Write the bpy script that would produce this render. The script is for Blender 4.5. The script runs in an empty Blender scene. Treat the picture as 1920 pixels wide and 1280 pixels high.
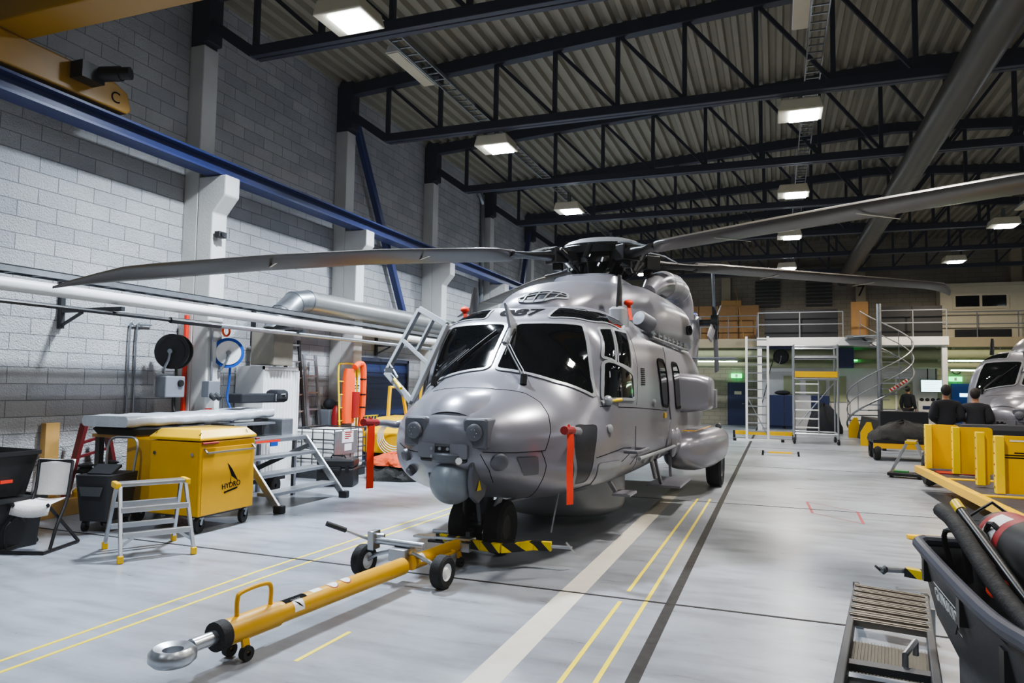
import bpy, bmesh, math, random
from mathutils import Vector, Matrix
from mathutils.bvhtree import BVHTree
random.seed(7)
SC = bpy.context.scene
COL = SC.collection
PI = math.pi
R = math.radians
V = Vector

# ---------------------------------------------------------------- helpers
class MB:
    """collects shapes and links them as ONE mesh object"""
    def __init__(s): s.v, s.f = [], []
    def add(s, vs, fs):
        o = len(s.v); s.v += [tuple(p) for p in vs]; s.f += [tuple(i + o for i in f) for f in fs]; return s
    def box(s, c, d, rz=0, M=None):
        m = M or Matrix.Rotation(rz, 3, 'Z'); c = V(c); h = V(d) / 2
        vs = [c + m @ V((x * h.x, y * h.y, z * h.z)) for x in (-1, 1) for y in (-1, 1) for z in (-1, 1)]
        return s.add(vs, [(0, 1, 3, 2), (4, 6, 7, 5), (0, 4, 5, 1), (2, 3, 7, 6), (0, 2, 6, 4), (1, 5, 7, 3)])
    def b2(s, a, b):
        return s.box([(a[i] + b[i]) / 2 for i in range(3)], [abs(b[i] - a[i]) for i in range(3)])
    def bar(s, p0, p1, w, h, up=(0, 0, 1)):
        p0, p1 = V(p0), V(p1); d = p1 - p0; L = d.length; d.normalize(); u = V(up)
        if abs(d.dot(u)) > .99: u = V((0, 1, 0))
        a = d.cross(u).normalized(); b = a.cross(d)
        return s.box((p0 + p1) / 2, (L, w, h), M=Matrix((d, a, b)).transposed())
    def tube(s, pts, r, n=10, cap=True, closed=False):
        pts = [V(p) for p in pts]; N = len(pts); rs = r if isinstance(r, (list, tuple)) else [r] * N
        t0 = (pts[1] - pts[0]).normalized(); u = V((0, 0, 1)) if abs(t0.z) < .9 else V((1, 0, 0))
        u = (u - t0 * u.dot(t0)).normalized(); vs = []; fs = []
        for i, p in enumerate(pts):
            if closed: t = pts[(i + 1) % N] - pts[i - 1]
            else: t = pts[min(i + 1, N - 1)] - pts[max(i - 1, 0)]
            t.normalize(); u = (u - t * u.dot(t)).normalized(); w = t.cross(u)
            for k in range(n):
                a = 2 * PI * k / n; vs.append(p + (u * math.cos(a) + w * math.sin(a)) * rs[i])
        for i in range(N if closed else N - 1):
            j = (i + 1) % N
            for k in range(n):
                l = (k + 1) % n; fs.append((i * n + k, i * n + l, j * n + l, j * n + k))
        if cap and not closed: fs += [tuple(range(n))[::-1], tuple(range((N - 1) * n, N * n))]
        return s.add(vs, fs)
    def cyl(s, p0, p1, r0, r1=None, n=20): return s.tube([p0, p1], [r0, r0 if r1 is None else r1], n)
    def lathe(s, prof, c=(0, 0, 0), ax=(0, 0, 1), n=28, a0=0, a1=2 * PI):
        """prof: (radius, height along ax)"""
        ax = V(ax).normalized(); u = V((1, 0, 0)) if abs(ax.x) < .9 else V((0, 1, 0)); u = (u - ax * u.dot(ax)).normalized(); w = ax.cross(u); c = V(c)
        full = abs(a1 - a0 - 2 * PI) < 1e-6; m = n if full else n + 1; vs = []; fs = []
        for r, h in prof:
            for k in range(m):
                a = a0 + (a1 - a0) * k / n; vs.append(c + ax * h + (u * math.cos(a) + w * math.sin(a)) * max(r, 1e-4))
        for i in range(len(prof) - 1):
            for k in range(n):
                l = (k + 1) % m; fs.append((i * m + k, i * m + l, (i + 1) * m + l, (i + 1) * m + k))
        return s.add(vs, fs)
    def prism(s, poly, h0, h1, f=None):
        """poly of 2D points, extruded from h0 to h1; f maps (u,v,h) to xyz"""
        f = f or (lambda u, v, h: (u, v, h)); n = len(poly)
        vs = [f(u, v, h0) for u, v in poly] + [f(u, v, h1) for u, v in poly]
        fs = [tuple(range(n))[::-1], tuple(range(n, 2 * n))] + [(i, (i + 1) % n, n + (i + 1) % n, n + i) for i in range(n)]
        return s.add(vs, fs)
    def sphere(s, c, r, n=20, m=12, sc=(1, 1, 1)):
        c = V(c); vs = []; fs = []
        for i in range(m + 1):
            a = PI * i / m
            for k in range(n):
                b = 2 * PI * k / n; vs.append((c.x + r * sc[0] * math.sin(a) * math.cos(b), c.y + r * sc[1] * math.sin(a) * math.sin(b), c.z + r * sc[2] * math.cos(a)))
        for i in range(m):
            for k in range(n):
                l = (k + 1) % n; fs.append((i * n + k, (i + 1) * n + k, (i + 1) * n + l, i * n + l))
        return s.add(vs, fs)
    def loft(s, rings, cap=True):
        n = len(rings[0]); vs = [p for r in rings for p in r]; fs = []
        for i in range(len(rings) - 1):
            for k in range(n):
                l = (k + 1) % n; fs.append((i * n + k, i * n + l, (i + 1) * n + l, (i + 1) * n + k))
        if cap: fs += [tuple(range(n))[::-1], tuple(range((len(rings) - 1) * n, len(rings) * n))]
        return s.add(vs, fs)
    def build(s, name, mat, parent=None, sm=35, bevel=0, loc=None, rz=0, seg=2):
        me = bpy.data.meshes.new(name); me.from_pydata(s.v, [], s.f)
        bm = bmesh.new(); bm.from_mesh(me); bmesh.ops.remove_doubles(bm, verts=bm.verts, dist=1e-5); bmesh.ops.recalc_face_normals(bm, faces=bm.faces); bm.to_mesh(me); bm.free()
        if sm:
            me.shade_smooth(); me.set_sharp_from_angle(angle=R(sm))
        me.materials.append(mat)
        o = bpy.data.objects.new(name, me); COL.objects.link(o)
        if parent: o.parent = parent
        if loc: o.location = loc
        if rz: o.rotation_euler[2] = rz
        if bevel:
            b = o.modifiers.new('bevel', 'BEVEL'); b.width = bevel; b.segments = seg; b.limit_method = 'ANGLE'; b.angle_limit = R(40)
        return o

def tag(o, label=None, cat=None, group=None, kind=None):
    if label: o['label'] = label
    if cat: o['category'] = cat
    if group: o['group'] = group
    if kind: o['kind'] = kind
    return o
def thing(name, label, cat, loc=(0, 0, 0), rz=0, group=None):
    o = bpy.data.objects.new(name, None); COL.objects.link(o); o.location = loc; o.rotation_euler[2] = rz; o.empty_display_size = .1
    return tag(o, label, cat, group)
def struct(o): o['kind'] = 'structure'; return o
def kids(o): return [c for c in bpy.data.objects if c.parent == o]
def copy_tree(o, parent=None):
    c = o.copy(); COL.objects.link(c); c.parent = parent
    for ch in kids(o):
        if ch is not c: copy_tree(ch, c)
    return c
def dup(o, loc, rz=None, label=None, group=None):
    c = copy_tree(o); c.location = loc
    if rz is not None: c.rotation_euler[2] = rz
    if label: c['label'] = label
    if group: c['group'] = group
    return c
def text(body, size, mat, name, parent, M, ext=.002, off_=0):
    cu = bpy.data.curves.new(name, 'FONT'); cu.body = body; cu.size = size; cu.extrude = ext; cu.offset = off_; cu.align_x = 'CENTER'; cu.align_y = 'CENTER'
    t = bpy.data.objects.new(name, cu); COL.objects.link(t)
    dg = bpy.context.evaluated_depsgraph_get(); me = bpy.data.meshes.new_from_object(t.evaluated_get(dg)); bpy.data.objects.remove(t)
    me.materials.clear(); me.materials.append(mat)
    o = bpy.data.objects.new(name, me); COL.objects.link(o)
    if parent: o.parent = parent
    o.matrix_local = M; return o
def face_M(loc, right, up):
    r = V(right).normalized(); u = V(up); u = (u - r * u.dot(r)).normalized(); n = r.cross(u)
    m = Matrix((r, u, n)).transposed().to_4x4(); m.translation = V(loc); return m
def pchip(xs, ys, x):
    n = len(xs); x = min(max(x, xs[0]), xs[-1])
    i = max(k for k in range(n - 1) if xs[k] <= x); h = [xs[k + 1] - xs[k] for k in range(n - 1)]; d = [(ys[k + 1] - ys[k]) / h[k] for k in range(n - 1)]
    def sl(k):
        if k == 0: return d[0]
        if k == n - 1: return d[-1]
        if d[k - 1] * d[k] <= 0: return 0
        w1, w2 = 2 * h[k] + h[k - 1], h[k] + 2 * h[k - 1]; return (w1 + w2) / (w1 / d[k - 1] + w2 / d[k])
    t = (x - xs[i]) / h[i]; a, b = sl(i), sl(i + 1)
    return ys[i] * (1 + 2 * t) * (1 - t) ** 2 + h[i] * a * t * (1 - t) ** 2 + ys[i + 1] * t * t * (3 - 2 * t) + h[i] * b * t * t * (t - 1)
def smooth(pts, n=8):
    """Catmull-Rom through points"""
    P = [V(p) for p in pts]; P = [P[0] * 2 - P[1]] + P + [P[-1] * 2 - P[-2]]; out = []
    for i in range(1, len(P) - 2):
        for k in range(n):
            t = k / n; a, b, c, d = P[i - 1], P[i], P[i + 1], P[i + 2]
            out.append(.5 * (2 * b + (c - a) * t + (2 * a - 5 * b + 4 * c - d) * t * t + (3 * b - a - 3 * c + d) * t ** 3))
    out.append(P[-2]); return out
def circle(c, r, ax='z', n=24, a0=0, a1=2 * PI):
    o = []
    for k in range(n):
        a = a0 + (a1 - a0) * k / n; u, w = r * math.cos(a), r * math.sin(a); c = V(c)
        o.append(c + V({'z': (u, w, 0), 'x': (0, u, w), 'y': (u, 0, w)}[ax]))
    return o
def rrect(w, h, r, n=5, cx=0, cy=0):
    o = []
    for sx, sy, a in ((1, 1, 0), (-1, 1, 90), (-1, -1, 180), (1, -1, 270)):
        for k in range(n + 1):
            b = R(a + 90 * k / n); o.append((cx + sx * (w / 2 - r) + r * math.cos(b), cy + sy * (h / 2 - r) + r * math.sin(b)))
    return o

# ---------------------------------------------------------------- materials
def srgb(h):
    h = h.lstrip('#'); c = [int(h[i:i + 2], 16) / 255 for i in (0, 2, 4)]
    return tuple((x / 12.92 if x <= .04045 else ((x + .055) / 1.055) ** 2.4) for x in c) + (1,)
def mat(name, col, rough=.5, metal=0, var=.12, scale=6, bump=0, bscale=80, coat=0, emit=None, es=0, spec=.5):
    m = bpy.data.materials.new(name); m.use_nodes = True; nt = m.node_tree; N = nt.nodes; L = nt.links; b = N['Principled BSDF']
    c = srgb(col) if isinstance(col, str) else tuple(col) + (1,)
    b.inputs['Roughness'].default_value = rough; b.inputs['Metallic'].default_value = metal; b.inputs['Coat Weight'].default_value = coat; b.inputs['Specular IOR Level'].default_value = spec
    tc = N.new('ShaderNodeTexCoord')
    if var:
        nz = N.new('ShaderNodeTexNoise'); nz.inputs['Scale'].default_value = scale; nz.inputs['Detail'].default_value = 5; L.new(tc.outputs['Object'], nz.inputs['Vector'])
        mx = N.new('ShaderNodeMix'); mx.data_type = 'RGBA'; mx.inputs['A'].default_value = tuple(x * (1 - var) for x in c[:3]) + (1,); mx.inputs['B'].default_value = tuple(min(1, x * (1 + var)) for x in c[:3]) + (1,)
        L.new(nz.outputs['Fac'], mx.inputs['Factor']); L.new(mx.outputs['Result'], b.inputs['Base Color'])
        mr = N.new('ShaderNodeMapRange'); mr.inputs['To Min'].default_value = max(0.02, rough - var * .5); mr.inputs['To Max'].default_value = min(1, rough + var * .5); L.new(nz.outputs['Fac'], mr.inputs['Value']); L.new(mr.outputs['Result'], b.inputs['Roughness'])
    else: b.inputs['Base Color'].default_value = c
    if bump:
        n2 = N.new('ShaderNodeTexNoise'); n2.inputs['Scale'].default_value = bscale; n2.inputs['Detail'].default_value = 4; L.new(tc.outputs['Object'], n2.inputs['Vector'])
        bp = N.new('ShaderNodeBump'); bp.inputs['Strength'].default_value = bump; bp.inputs['Distance'].default_value = .02; L.new(n2.outputs['Fac'], bp.inputs['Height']); L.new(bp.outputs['Normal'], b.inputs['Normal'])
    if emit: b.inputs['Emission Color'].default_value = srgb(emit); b.inputs['Emission Strength'].default_value = es
    return m

def block_mat(name, c1, c2, cm, axes, bw=.5, rh=.2, bump=.5, ms=.008):
    m = mat(name, c1, .85, var=0); nt = m.node_tree; N = nt.nodes; L = nt.links; b = N['Principled BSDF']; tc = N['Texture Coordinate']
    sp = N.new('ShaderNodeSeparateXYZ'); cb = N.new('ShaderNodeCombineXYZ'); L.new(tc.outputs['Object'], sp.inputs[0])
    L.new(sp.outputs[axes[0]], cb.inputs[0]); L.new(sp.outputs[axes[1]], cb.inputs[1])
    br = N.new('ShaderNodeTexBrick'); br.inputs['Color1'].default_value = srgb(c1); br.inputs['Color2'].default_value = srgb(c2); br.inputs['Mortar'].default_value = srgb(cm)
    br.inputs['Scale'].default_value = 1; br.inputs['Brick Width'].default_value = bw; br.inputs['Row Height'].default_value = rh; br.inputs['Mortar Size'].default_value = ms; br.inputs['Mortar Smooth'].default_value = .3
    L.new(cb.outputs[0], br.inputs['Vector'])
    nz = N.new('ShaderNodeTexNoise'); nz.inputs['Scale'].default_value = 55; nz.inputs['Detail'].default_value = 6; L.new(tc.outputs['Object'], nz.inputs['Vector'])
    n3 = N.new('ShaderNodeTexNoise'); n3.inputs['Scale'].default_value = 1.3; n3.inputs['Detail'].default_value = 4; L.new(tc.outputs['Object'], n3.inputs['Vector'])
    mr = N.new('ShaderNodeMapRange'); mr.inputs['To Min'].default_value = .72; mr.inputs['To Max'].default_value = 1.15; L.new(n3.outputs['Fac'], mr.inputs['Value'])
    mx = N.new('ShaderNodeMix'); mx.data_type = 'RGBA'; mx.blend_type = 'MULTIPLY'; mx.inputs['Factor'].default_value = 1; L.new(br.outputs['Color'], mx.inputs['A'])
    cc = N.new('ShaderNodeCombineColor'); [L.new(mr.outputs['Result'], cc.inputs[i]) for i in range(3)]; L.new(cc.outputs[0], mx.inputs['B']); L.new(mx.outputs['Result'], b.inputs['Base Color'])
    ma = N.new('ShaderNodeMath'); ma.operation = 'MULTIPLY_ADD'; ma.inputs[1].default_value = -1.2; L.new(br.outputs['Fac'], ma.inputs[0]); L.new(nz.outputs['Fac'], ma.inputs[2])
    bp = N.new('ShaderNodeBump'); bp.inputs['Strength'].default_value = bump; bp.inputs['Distance'].default_value = .03; L.new(ma.outputs[0], bp.inputs['Height']); L.new(bp.outputs['Normal'], b.inputs['Normal'])
    return m

def stripe_mat(name, ca, cb_, scale, d=(1, 1, 0), rough=.5):
    m = mat(name, ca, rough, var=0); nt = m.node_tree; N = nt.nodes; L = nt.links; b = N['Principled BSDF']; tc = N['Texture Coordinate']
    dp = N.new('ShaderNodeVectorMath'); dp.operation = 'DOT_PRODUCT'; dp.inputs[1].default_value = [x * scale for x in d]; L.new(tc.outputs['Object'], dp.inputs[0])
    fr = N.new('ShaderNodeMath'); fr.operation = 'FRACT'; L.new(dp.outputs['Value'], fr.inputs[0])
    gt = N.new('ShaderNodeMath'); gt.operation = 'GREATER_THAN'; gt.inputs[1].default_value = .5; L.new(fr.outputs[0], gt.inputs[0])
    mx = N.new('ShaderNodeMix'); mx.data_type = 'RGBA'; mx.inputs['A'].default_value = srgb(ca); mx.inputs['B'].default_value = srgb(cb_); L.new(gt.outputs[0], mx.inputs['Factor']); L.new(mx.outputs['Result'], b.inputs['Base Color'])
    return m

M = dict(
    conc=mat('painted_concrete', '#c9c8c4', .75, var=.1, scale=3, bump=.15, bscale=40), steel_dark=mat('dark_blue_steel', '#262a3a', .45, var=.15),
    steel_blue=mat('blue_steel', '#2b3768', .4, var=.1), crane_y=mat('crane_yellow', '#9a7216', .35, var=.08), deck=mat('corrugated_deck', '#8d8979', .55, .0, var=.15, scale=2),
    heli=mat('helicopter_grey', '#82828a', .28, .42, var=.03, scale=3), heli_d=mat('helicopter_dark_grey', '#5d5f66', .45, .2, var=.06), heli_l=mat('helicopter_light_grey', '#8f9296', .36, .3, var=.04),
    ductd=mat('dark_roof_duct', '#57544c', .4, .6, var=.2),
    aged_dim=mat('aged_dim_aluminium', '#857e74', .42, .8, var=.2, scale=20), raild=mat('dark_rail', '#47484b', .5, .5, var=.15),  # aged aluminium, also darkened in colour for the unlit foreground steps
    hub=mat('rotor_head_black', '#0b0b0c', .45, var=.2, spec=.35),
    net_o=mat('orange_netting', '#b8461c', .8, var=.5, scale=14, bump=.8, bscale=25), maroon=mat('maroon_paint', '#5c1518', .45, var=.1),
    ball=mat('turret_grey', '#7d858c', .4, .1, var=.05), blade=mat('rotor_blade_grey', '#403d39', .38, .1, var=.08),
    glass=mat('dark_glass', '#06080b', .04, var=0, spec=.8), black=mat('black_paint', '#111214', .4, var=.2), rubber=mat('rubber', '#0c0c0d', .75, var=.3, scale=20, bump=.2), plast=mat('black_plastic', '#17181a', .45, var=.15),
    white=mat('white_paint', '#dcdcda', .45, var=.05), cream=mat('cream_paint', '#d7d0b8', .5, var=.06), yel=mat('yellow_paint', '#d8ac08', .38, var=.07), yel2=mat('signal_yellow', '#e2c316', .4, var=.1),
    alu=mat('aluminium', '#b9bcc0', .32, .9, var=.12, scale=14), galv=mat('galvanised', '#9a9ea2', .38, .85, var=.2, scale=9), chrome=mat('chrome', '#d4d6d8', .15, 1, var=.05), grey=mat('grey_plastic', '#6c7076', .5, var=.1),
    dgrey=mat('dark_grey_plastic', '#292b2e', .55, var=.12, bump=.1), red=mat('red_paint', '#8e1b1b', .45, var=.1), orange=mat('orange_fabric', '#e8541a', .7, var=.12, bump=.1), flag=mat('streamer_red', '#f2401f', .7, var=.05),
    wood=mat('pine_wood', '#b08a4e', .6, var=.2, scale=9), ply=mat('plywood', '#9c7748', .6, var=.2), blue=mat('dark_blue_panel', '#1d2b52', .5, var=.1), blue2=mat('blue_plastic', '#1e4aa0', .35, var=.1), green=mat('green', '#3d8a4c', .5, var=.1),
    net=mat('dark_netting', '#1c1c1a', .9, var=.4, scale=30, bump=.6, bscale=50), fabric=mat('white_fabric', '#d4d0ca', .85, var=.06, bump=.2), cloth=mat('dark_cloth', '#1a1c22', .9, var=.2), skin=mat('skin', '#a5765c', .6, var=.05), hair=mat('hair', '#1c1410', .7, var=.2),
    film=mat('plastic_film', '#b7bcc2', .25, var=.15, scale=8, bump=.5, bscale=9), board=mat('chalkboard_black', '#16181d', .6, var=.15), wallc=mat('pale_wall', '#b9ad92', .8, var=.08), joint=mat('floor_joint_black', '#1b1815', .8, var=.3, scale=12),
    tape=mat('yellow_tape', '#e4cf2c', .5, var=.12, scale=14), wtape=mat('worn_white_paint', '#bdb8ac', .6, var=.12, scale=9), rtape=mat('red_tape', '#8c2f34', .6, var=.1), lamp=mat('lamp_diffuser', '#ffffff', .4, var=0, emit='#eaf3ff', es=45),
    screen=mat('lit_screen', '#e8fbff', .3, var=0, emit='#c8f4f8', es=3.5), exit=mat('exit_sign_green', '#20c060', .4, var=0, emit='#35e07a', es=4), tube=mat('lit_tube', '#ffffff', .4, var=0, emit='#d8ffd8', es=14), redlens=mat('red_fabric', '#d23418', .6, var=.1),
    duct=mat('spiral_duct', '#a9aaa8', .35, .7, var=.12, scale=6), brownd=mat('mid_duct', '#8b8578', .4, .4, var=.15), hazard=stripe_mat('hazard_stripe', '#d8bd12', '#111111', 5, (1, 0, 1)), redwhite=stripe_mat('red_white_stripe', '#d8d8d8', '#c22d22', 6, (1, 0, 1)),
    ink=mat('black_ink', '#0b0b0c', .9, var=.0, spec=.1), ochre=mat('ochre_yellow', '#c6950e', .4, var=.08), panel=mat('dark_panel', '#2c2e33', .35, .2, var=.1), lime=mat('lime_panel', '#aab18b', .7, var=.1))
# ---------------------------------------------------------------- camera
YAW, PIT, ROL, CAMH = R(-20.49), R(3.57), R(.908), 1.67
f = V((math.sin(YAW) * math.cos(PIT), math.cos(YAW) * math.cos(PIT), math.sin(PIT))); r = f.cross(V((0, 0, 1))).normalized(); u = r.cross(f)
r, u = r * math.cos(ROL) + u * math.sin(ROL), u * math.cos(ROL) - r * math.sin(ROL)
cam = bpy.data.objects.new('camera', bpy.data.cameras.new('camera')); COL.objects.link(cam)
m4 = Matrix((r, u, -f)).transposed().to_4x4(); m4.translation = V((0, 0, CAMH)); cam.matrix_world = m4
cam.data.sensor_width = 36; cam.data.lens = 1327.4 / 1920 * 36; cam.data.clip_start = .05; SC.camera = cam

# ---------------------------------------------------------------- room shell
XL, XR, YF, YB = -8.5, 14.3, -7.0, 35.0
RIDGE = 2.9
def roof_z(x): return 7.86 + .062 * (min(x, 2 * RIDGE - x) + 8.5)
wall_m = block_mat('painted_block_wall', '#b4b6b9', '#c6c6c6', '#8c8c8e', (1, 2), bump=.9, ms=.006)
wallb_m = block_mat('painted_block_wall_back', '#9b9484', '#a39c8c', '#77705f', (0, 2), bump=.2)
def slab(name, a, b, m): return struct(MB().b2(a, b).build(name, m, sm=0))
def floor_mat():
    m = mat('epoxy_floor', '#aab0b8', .3, var=0); nt = m.node_tree; N = nt.nodes; L = nt.links; b = N['Principled BSDF']; tc = N['Texture Coordinate']
    def noise(s, d, mp=None):
        n = N.new('ShaderNodeTexNoise'); n.inputs['Scale'].default_value = s; n.inputs['Detail'].default_value = d; n.inputs['Roughness'].default_value = .65
        if mp:
            q = N.new('ShaderNodeMapping'); q.inputs['Scale'].default_value = mp; L.new(tc.outputs['Object'], q.inputs[0]); L.new(q.outputs[0], n.inputs['Vector'])
        else: L.new(tc.outputs['Object'], n.inputs['Vector'])
        return n
    a = noise(.5, 6); s = noise(2.2, 8, (.5, 2.5, 1)); k = noise(38, 3)
    r1 = N.new('ShaderNodeValToRGB'); r1.color_ramp.elements[0].position = .3; r1.color_ramp.elements[0].color = srgb('#777a80'); r1.color_ramp.elements[1].position = .65; r1.color_ramp.elements[1].color = srgb('#9ba0a8'); L.new(a.outputs['Fac'], r1.inputs[0])
    r2 = N.new('ShaderNodeValToRGB'); r2.color_ramp.elements[0].position = .32; r2.color_ramp.elements[0].color = (.66, .64, .62, 1); r2.color_ramp.elements[1].position = .55; r2.color_ramp.elements[1].color = (1, 1, 1, 1); L.new(s.outputs['Fac'], r2.inputs[0])
    mx = N.new('ShaderNodeMix'); mx.data_type = 'RGBA'; mx.blend_type = 'MULTIPLY'; mx.inputs['Factor'].default_value = .75; L.new(r1.outputs[0], mx.inputs['A']); L.new(r2.outputs[0], mx.inputs['B'])
    r3 = N.new('ShaderNodeValToRGB'); r3.color_ramp.elements[0].position = .69; r3.color_ramp.elements[0].color = (1, 1, 1, 1); r3.color_ramp.elements[1].position = .74; r3.color_ramp.elements[1].color = (.45, .4, .36, 1); L.new(k.outputs['Fac'], r3.inputs[0])
    m3 = N.new('ShaderNodeMix'); m3.data_type = 'RGBA'; m3.blend_type = 'MULTIPLY'; m3.inputs['Factor'].default_value = .5; L.new(mx.outputs['Result'], m3.inputs['A']); L.new(r3.outputs[0], m3.inputs['B']); L.new(m3.outputs['Result'], b.inputs['Base Color'])
    mr = N.new('ShaderNodeMapRange'); mr.inputs['To Min'].default_value = .2; mr.inputs['To Max'].default_value = .42; L.new(s.outputs['Fac'], mr.inputs['Value']); L.new(mr.outputs['Result'], b.inputs['Roughness'])
    return m
slab('floor', (XL, YF, -.2), (XR, YB, 0), floor_mat())
slab('wall_left', (XL - .25, YF, 0), (XL, YB, 8.2), wall_m)
slab('wall_back', (XL, YB, 0), (XR, YB + .25, 9), wallb_m)
slab('wall_right', (XR, YF, 0), (XR + .25, YB, 8.2), wall_m)
slab('wall_front', (XL, YF - .25, 0), (XR, YF, 9), wallb_m)
# corrugated roof deck: ribs run along the hall (Y), pitch .26 m
prof = []; x = XL
while x < XR - .01:
    prof += [(x, .0), (x + .07, .0), (x + .1, .1), (x + .2, .1), (x + .24, 0)]; x += .26
prof.append((XR, 0))
vs = []; fs = []
for px, dz in prof:
    for y in (YF, YB): vs.append((px, y, roof_z(px) + dz))
for i in range(len(prof) - 1): fs.append((2 * i, 2 * i + 1, 2 * i + 3, 2 * i + 2))
ce = struct(MB().add(vs, fs).build('ceiling', M['deck'], sm=0))
so = ce.modifiers.new('solid', 'SOLIDIFY'); so.thickness = .05; so.offset = 1
n_trim = [0]
def marking(pts, w, m, z=.0015):
    """painted or cut line on the floor"""
    n_trim[0] += 1; b = MB(); h0 = z - .001
    for p, q in zip(pts[:-1], pts[1:]): b.bar((p[0], p[1], z / 2), (q[0], q[1], z / 2), w, z)
    return struct(b.build('floor_marking', m, sm=0))
marking([(-.78, -7), (-.78, 34.9)], .075, M['joint'], .002)
for y, w in ((.45, .03), (5.69, .028), (10.95, .022), (16.4, .02), (21.8, .02), (27.2, .02), (32.5, .02)): marking([(XL, y), (XR, y)], w, M['joint'], .003)
marking([(-1.165, 1), (-1.155, 5.6)], .03, M['tape']); marking([(-1.15, 5.9), (-1.13, 11.2)], .03, M['tape'])
marking([(-.98, 1), (-.95, 11.25)], .03, M['tape'])
marking([(-1.57, -1), (-1.56, 12.2)], .2, M['wtape'], .001)
marking([(-4.31, 1), (-4.3, 5.2), (-4.14, 9.2)], .03, M['tape']); marking([(-4.16, 1), (-4.12, 5), (-3.96, 9.2)], .03, M['tape'])
marking([(-2.715, 3.64), (-2.7, 4.2)], .03, M['tape'])
marking([(.42, 11.65), (.45, 10.62)], .035, M['rtape']); marking([(1.04, 11.0), (1.02, 10.05)], .035, M['rtape'])
marking([(.42, 11.65), (1.04, 11.0)], .012, M['rtape']); marking([(.45, 10.62), (1.0, 10.06)], .012, M['rtape'])

# roof trusses every 3.9 m
TY = [.6 + 3.9 * i for i in range(-1, 9)]
TY = [8.4 + 3.9 * i for i in range(-3, 7)]
NX0, NP = -7.36, 1.18
def make_truss():
    t = thing('roof_truss', 'dark blue steel roof truss spanning the hall', 'roof truss', (0, 0, 0))
    b = MB(); zb = 6.62
    for s in (-1, 1):
        b.box(((NX0 + 13.16) / 2 , s * .06, zb), (13.16 - NX0, .1, .16))
    b.build('bottom_chord', M['steel_dark'], t, sm=0, bevel=.01)
    b = MB()
    for xa, xb in ((XL + .1, RIDGE), (RIDGE, XR - .1)): b.bar((xa, 0, roof_z(xa) - .14), (xb, 0, roof_z(xb) - .14), .2, .24)
    b.build('top_chord', M['steel_dark'], t, sm=0, bevel=.01)
    for e in (-1, 1):
        xe = XL + .05 if e < 0 else XR - .05
        MB().bar((xe + .15 * -e, 0, 6.9), (xe + .15 * -e, 0, 7.9), .3, .3).build('end_post', M['steel_dark'], t, sm=0, bevel=.01)
        MB().bar((xe + .2 * -e, 0, 7.25), (NX0 if e < 0 else 13.16, 0, 6.62), .16, .16).build('end_diagonal', M['steel_dark'], t, sm=0)
    k = 0
    while True:
        x = NX0 + NP * k
        if x > 13.2: break
        MB().bar((x, 0, 6.66), (x, 0, roof_z(x) - .2), .075, .075).build('vertical_strut', M['steel_dark'], t, sm=0)
        if x + NP < 13.2:
            up, dn = (x, x + NP) if x < RIDGE - .3 else (x + NP, x)
            MB().bar((up + (.05 if up < dn else -.05), 0, roof_z(up) - .24), (dn, 0, 6.68), .06, .06).build('diagonal_strut', M['steel_dark'], t, sm=0)
        k += 1
    return t
t0 = make_truss()
words = ['second truss in from the camera end', 'truss crossing above the yellow crane', 'truss crossing directly above the nearest left lamp', 'truss just in front of the second left lamp', 'truss behind the second left lamp', 'truss above the third left lamp', 'truss above the dome of the rotor head', 'fifth truss from the nearest lamp', 'truss second nearest the back wall', 'truss nearest the back wall']
for i, y in enumerate(TY):
    lab = 'dark blue steel roof truss, ' + words[i]
    if i == 0: t0.location.y = y; t0['label'] = lab; t0['group'] = 'roof trusses'
    else: dup(t0, (0, y, 0), None, lab, 'roof trusses')

# concrete columns on the left wall with corbels carrying the crane rail
def make_col():
    t = thing('concrete_column', 'white concrete column', 'column', (0, 0, 0))
    MB().b2((XL, -.14, 0), (XL + .28, .16, 6.85)).build('shaft', M['conc'], t, sm=0, bevel=.015)
    b = MB(); b.prism([(XL + .28, 0), (XL + .58, 0), (XL + .58, 4.2), (XL + .8, 4.46), (XL + .8, 4.765), (XL + .28, 4.765)], -.14, .16, lambda u, v, h: (u, h, v))
    b.build('corbel_pilaster', M['conc'], t, sm=0, bevel=.02)
    MB().b2((XL, -.13, 6.85), (XL + .25, .15, 7.8)).build('steel_head', M['steel_dark'], t, sm=0)
    return t
c0 = make_col()
cl = ['nearest the camera beyond the left picture edge', 'carrying the two hose reels', 'behind the orange stretcher', 'behind the raised cockpit door', 'behind the rear left rotor blade', 'far behind the rotor head', 'sixth along the wall, hidden low by the helicopter', 'last before the back wall']
for i, y in enumerate([4.5, 8.4, 12.3, 16.2, 20.1, 24.0, 27.9, 31.8]):
    lab = 'white painted concrete column with corbel on left wall, ' + cl[i]
    if i == 0: c0.location.y = y; c0['label'] = lab; c0['group'] = 'left wall columns'
    else: dup(c0, (0, y, 0), None, lab, 'left wall columns')
# crane rail
b = MB(); b.b2((-8.08, YF, 4.77), (-7.78, YB, 4.8)); b.b2((-7.95, YF, 4.8), (-7.91, YB, 4.98)); b.b2((-8.08, YF, 4.98), (-7.78, YB, 5.01)); b.b2((-7.96, YF, 5.01), (-7.9, YB, 5.06))
tag(b.build('crane_rail', M['steel_blue'], sm=0), 'long dark blue steel crane rail carried on the column corbels', 'crane rail')
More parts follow.
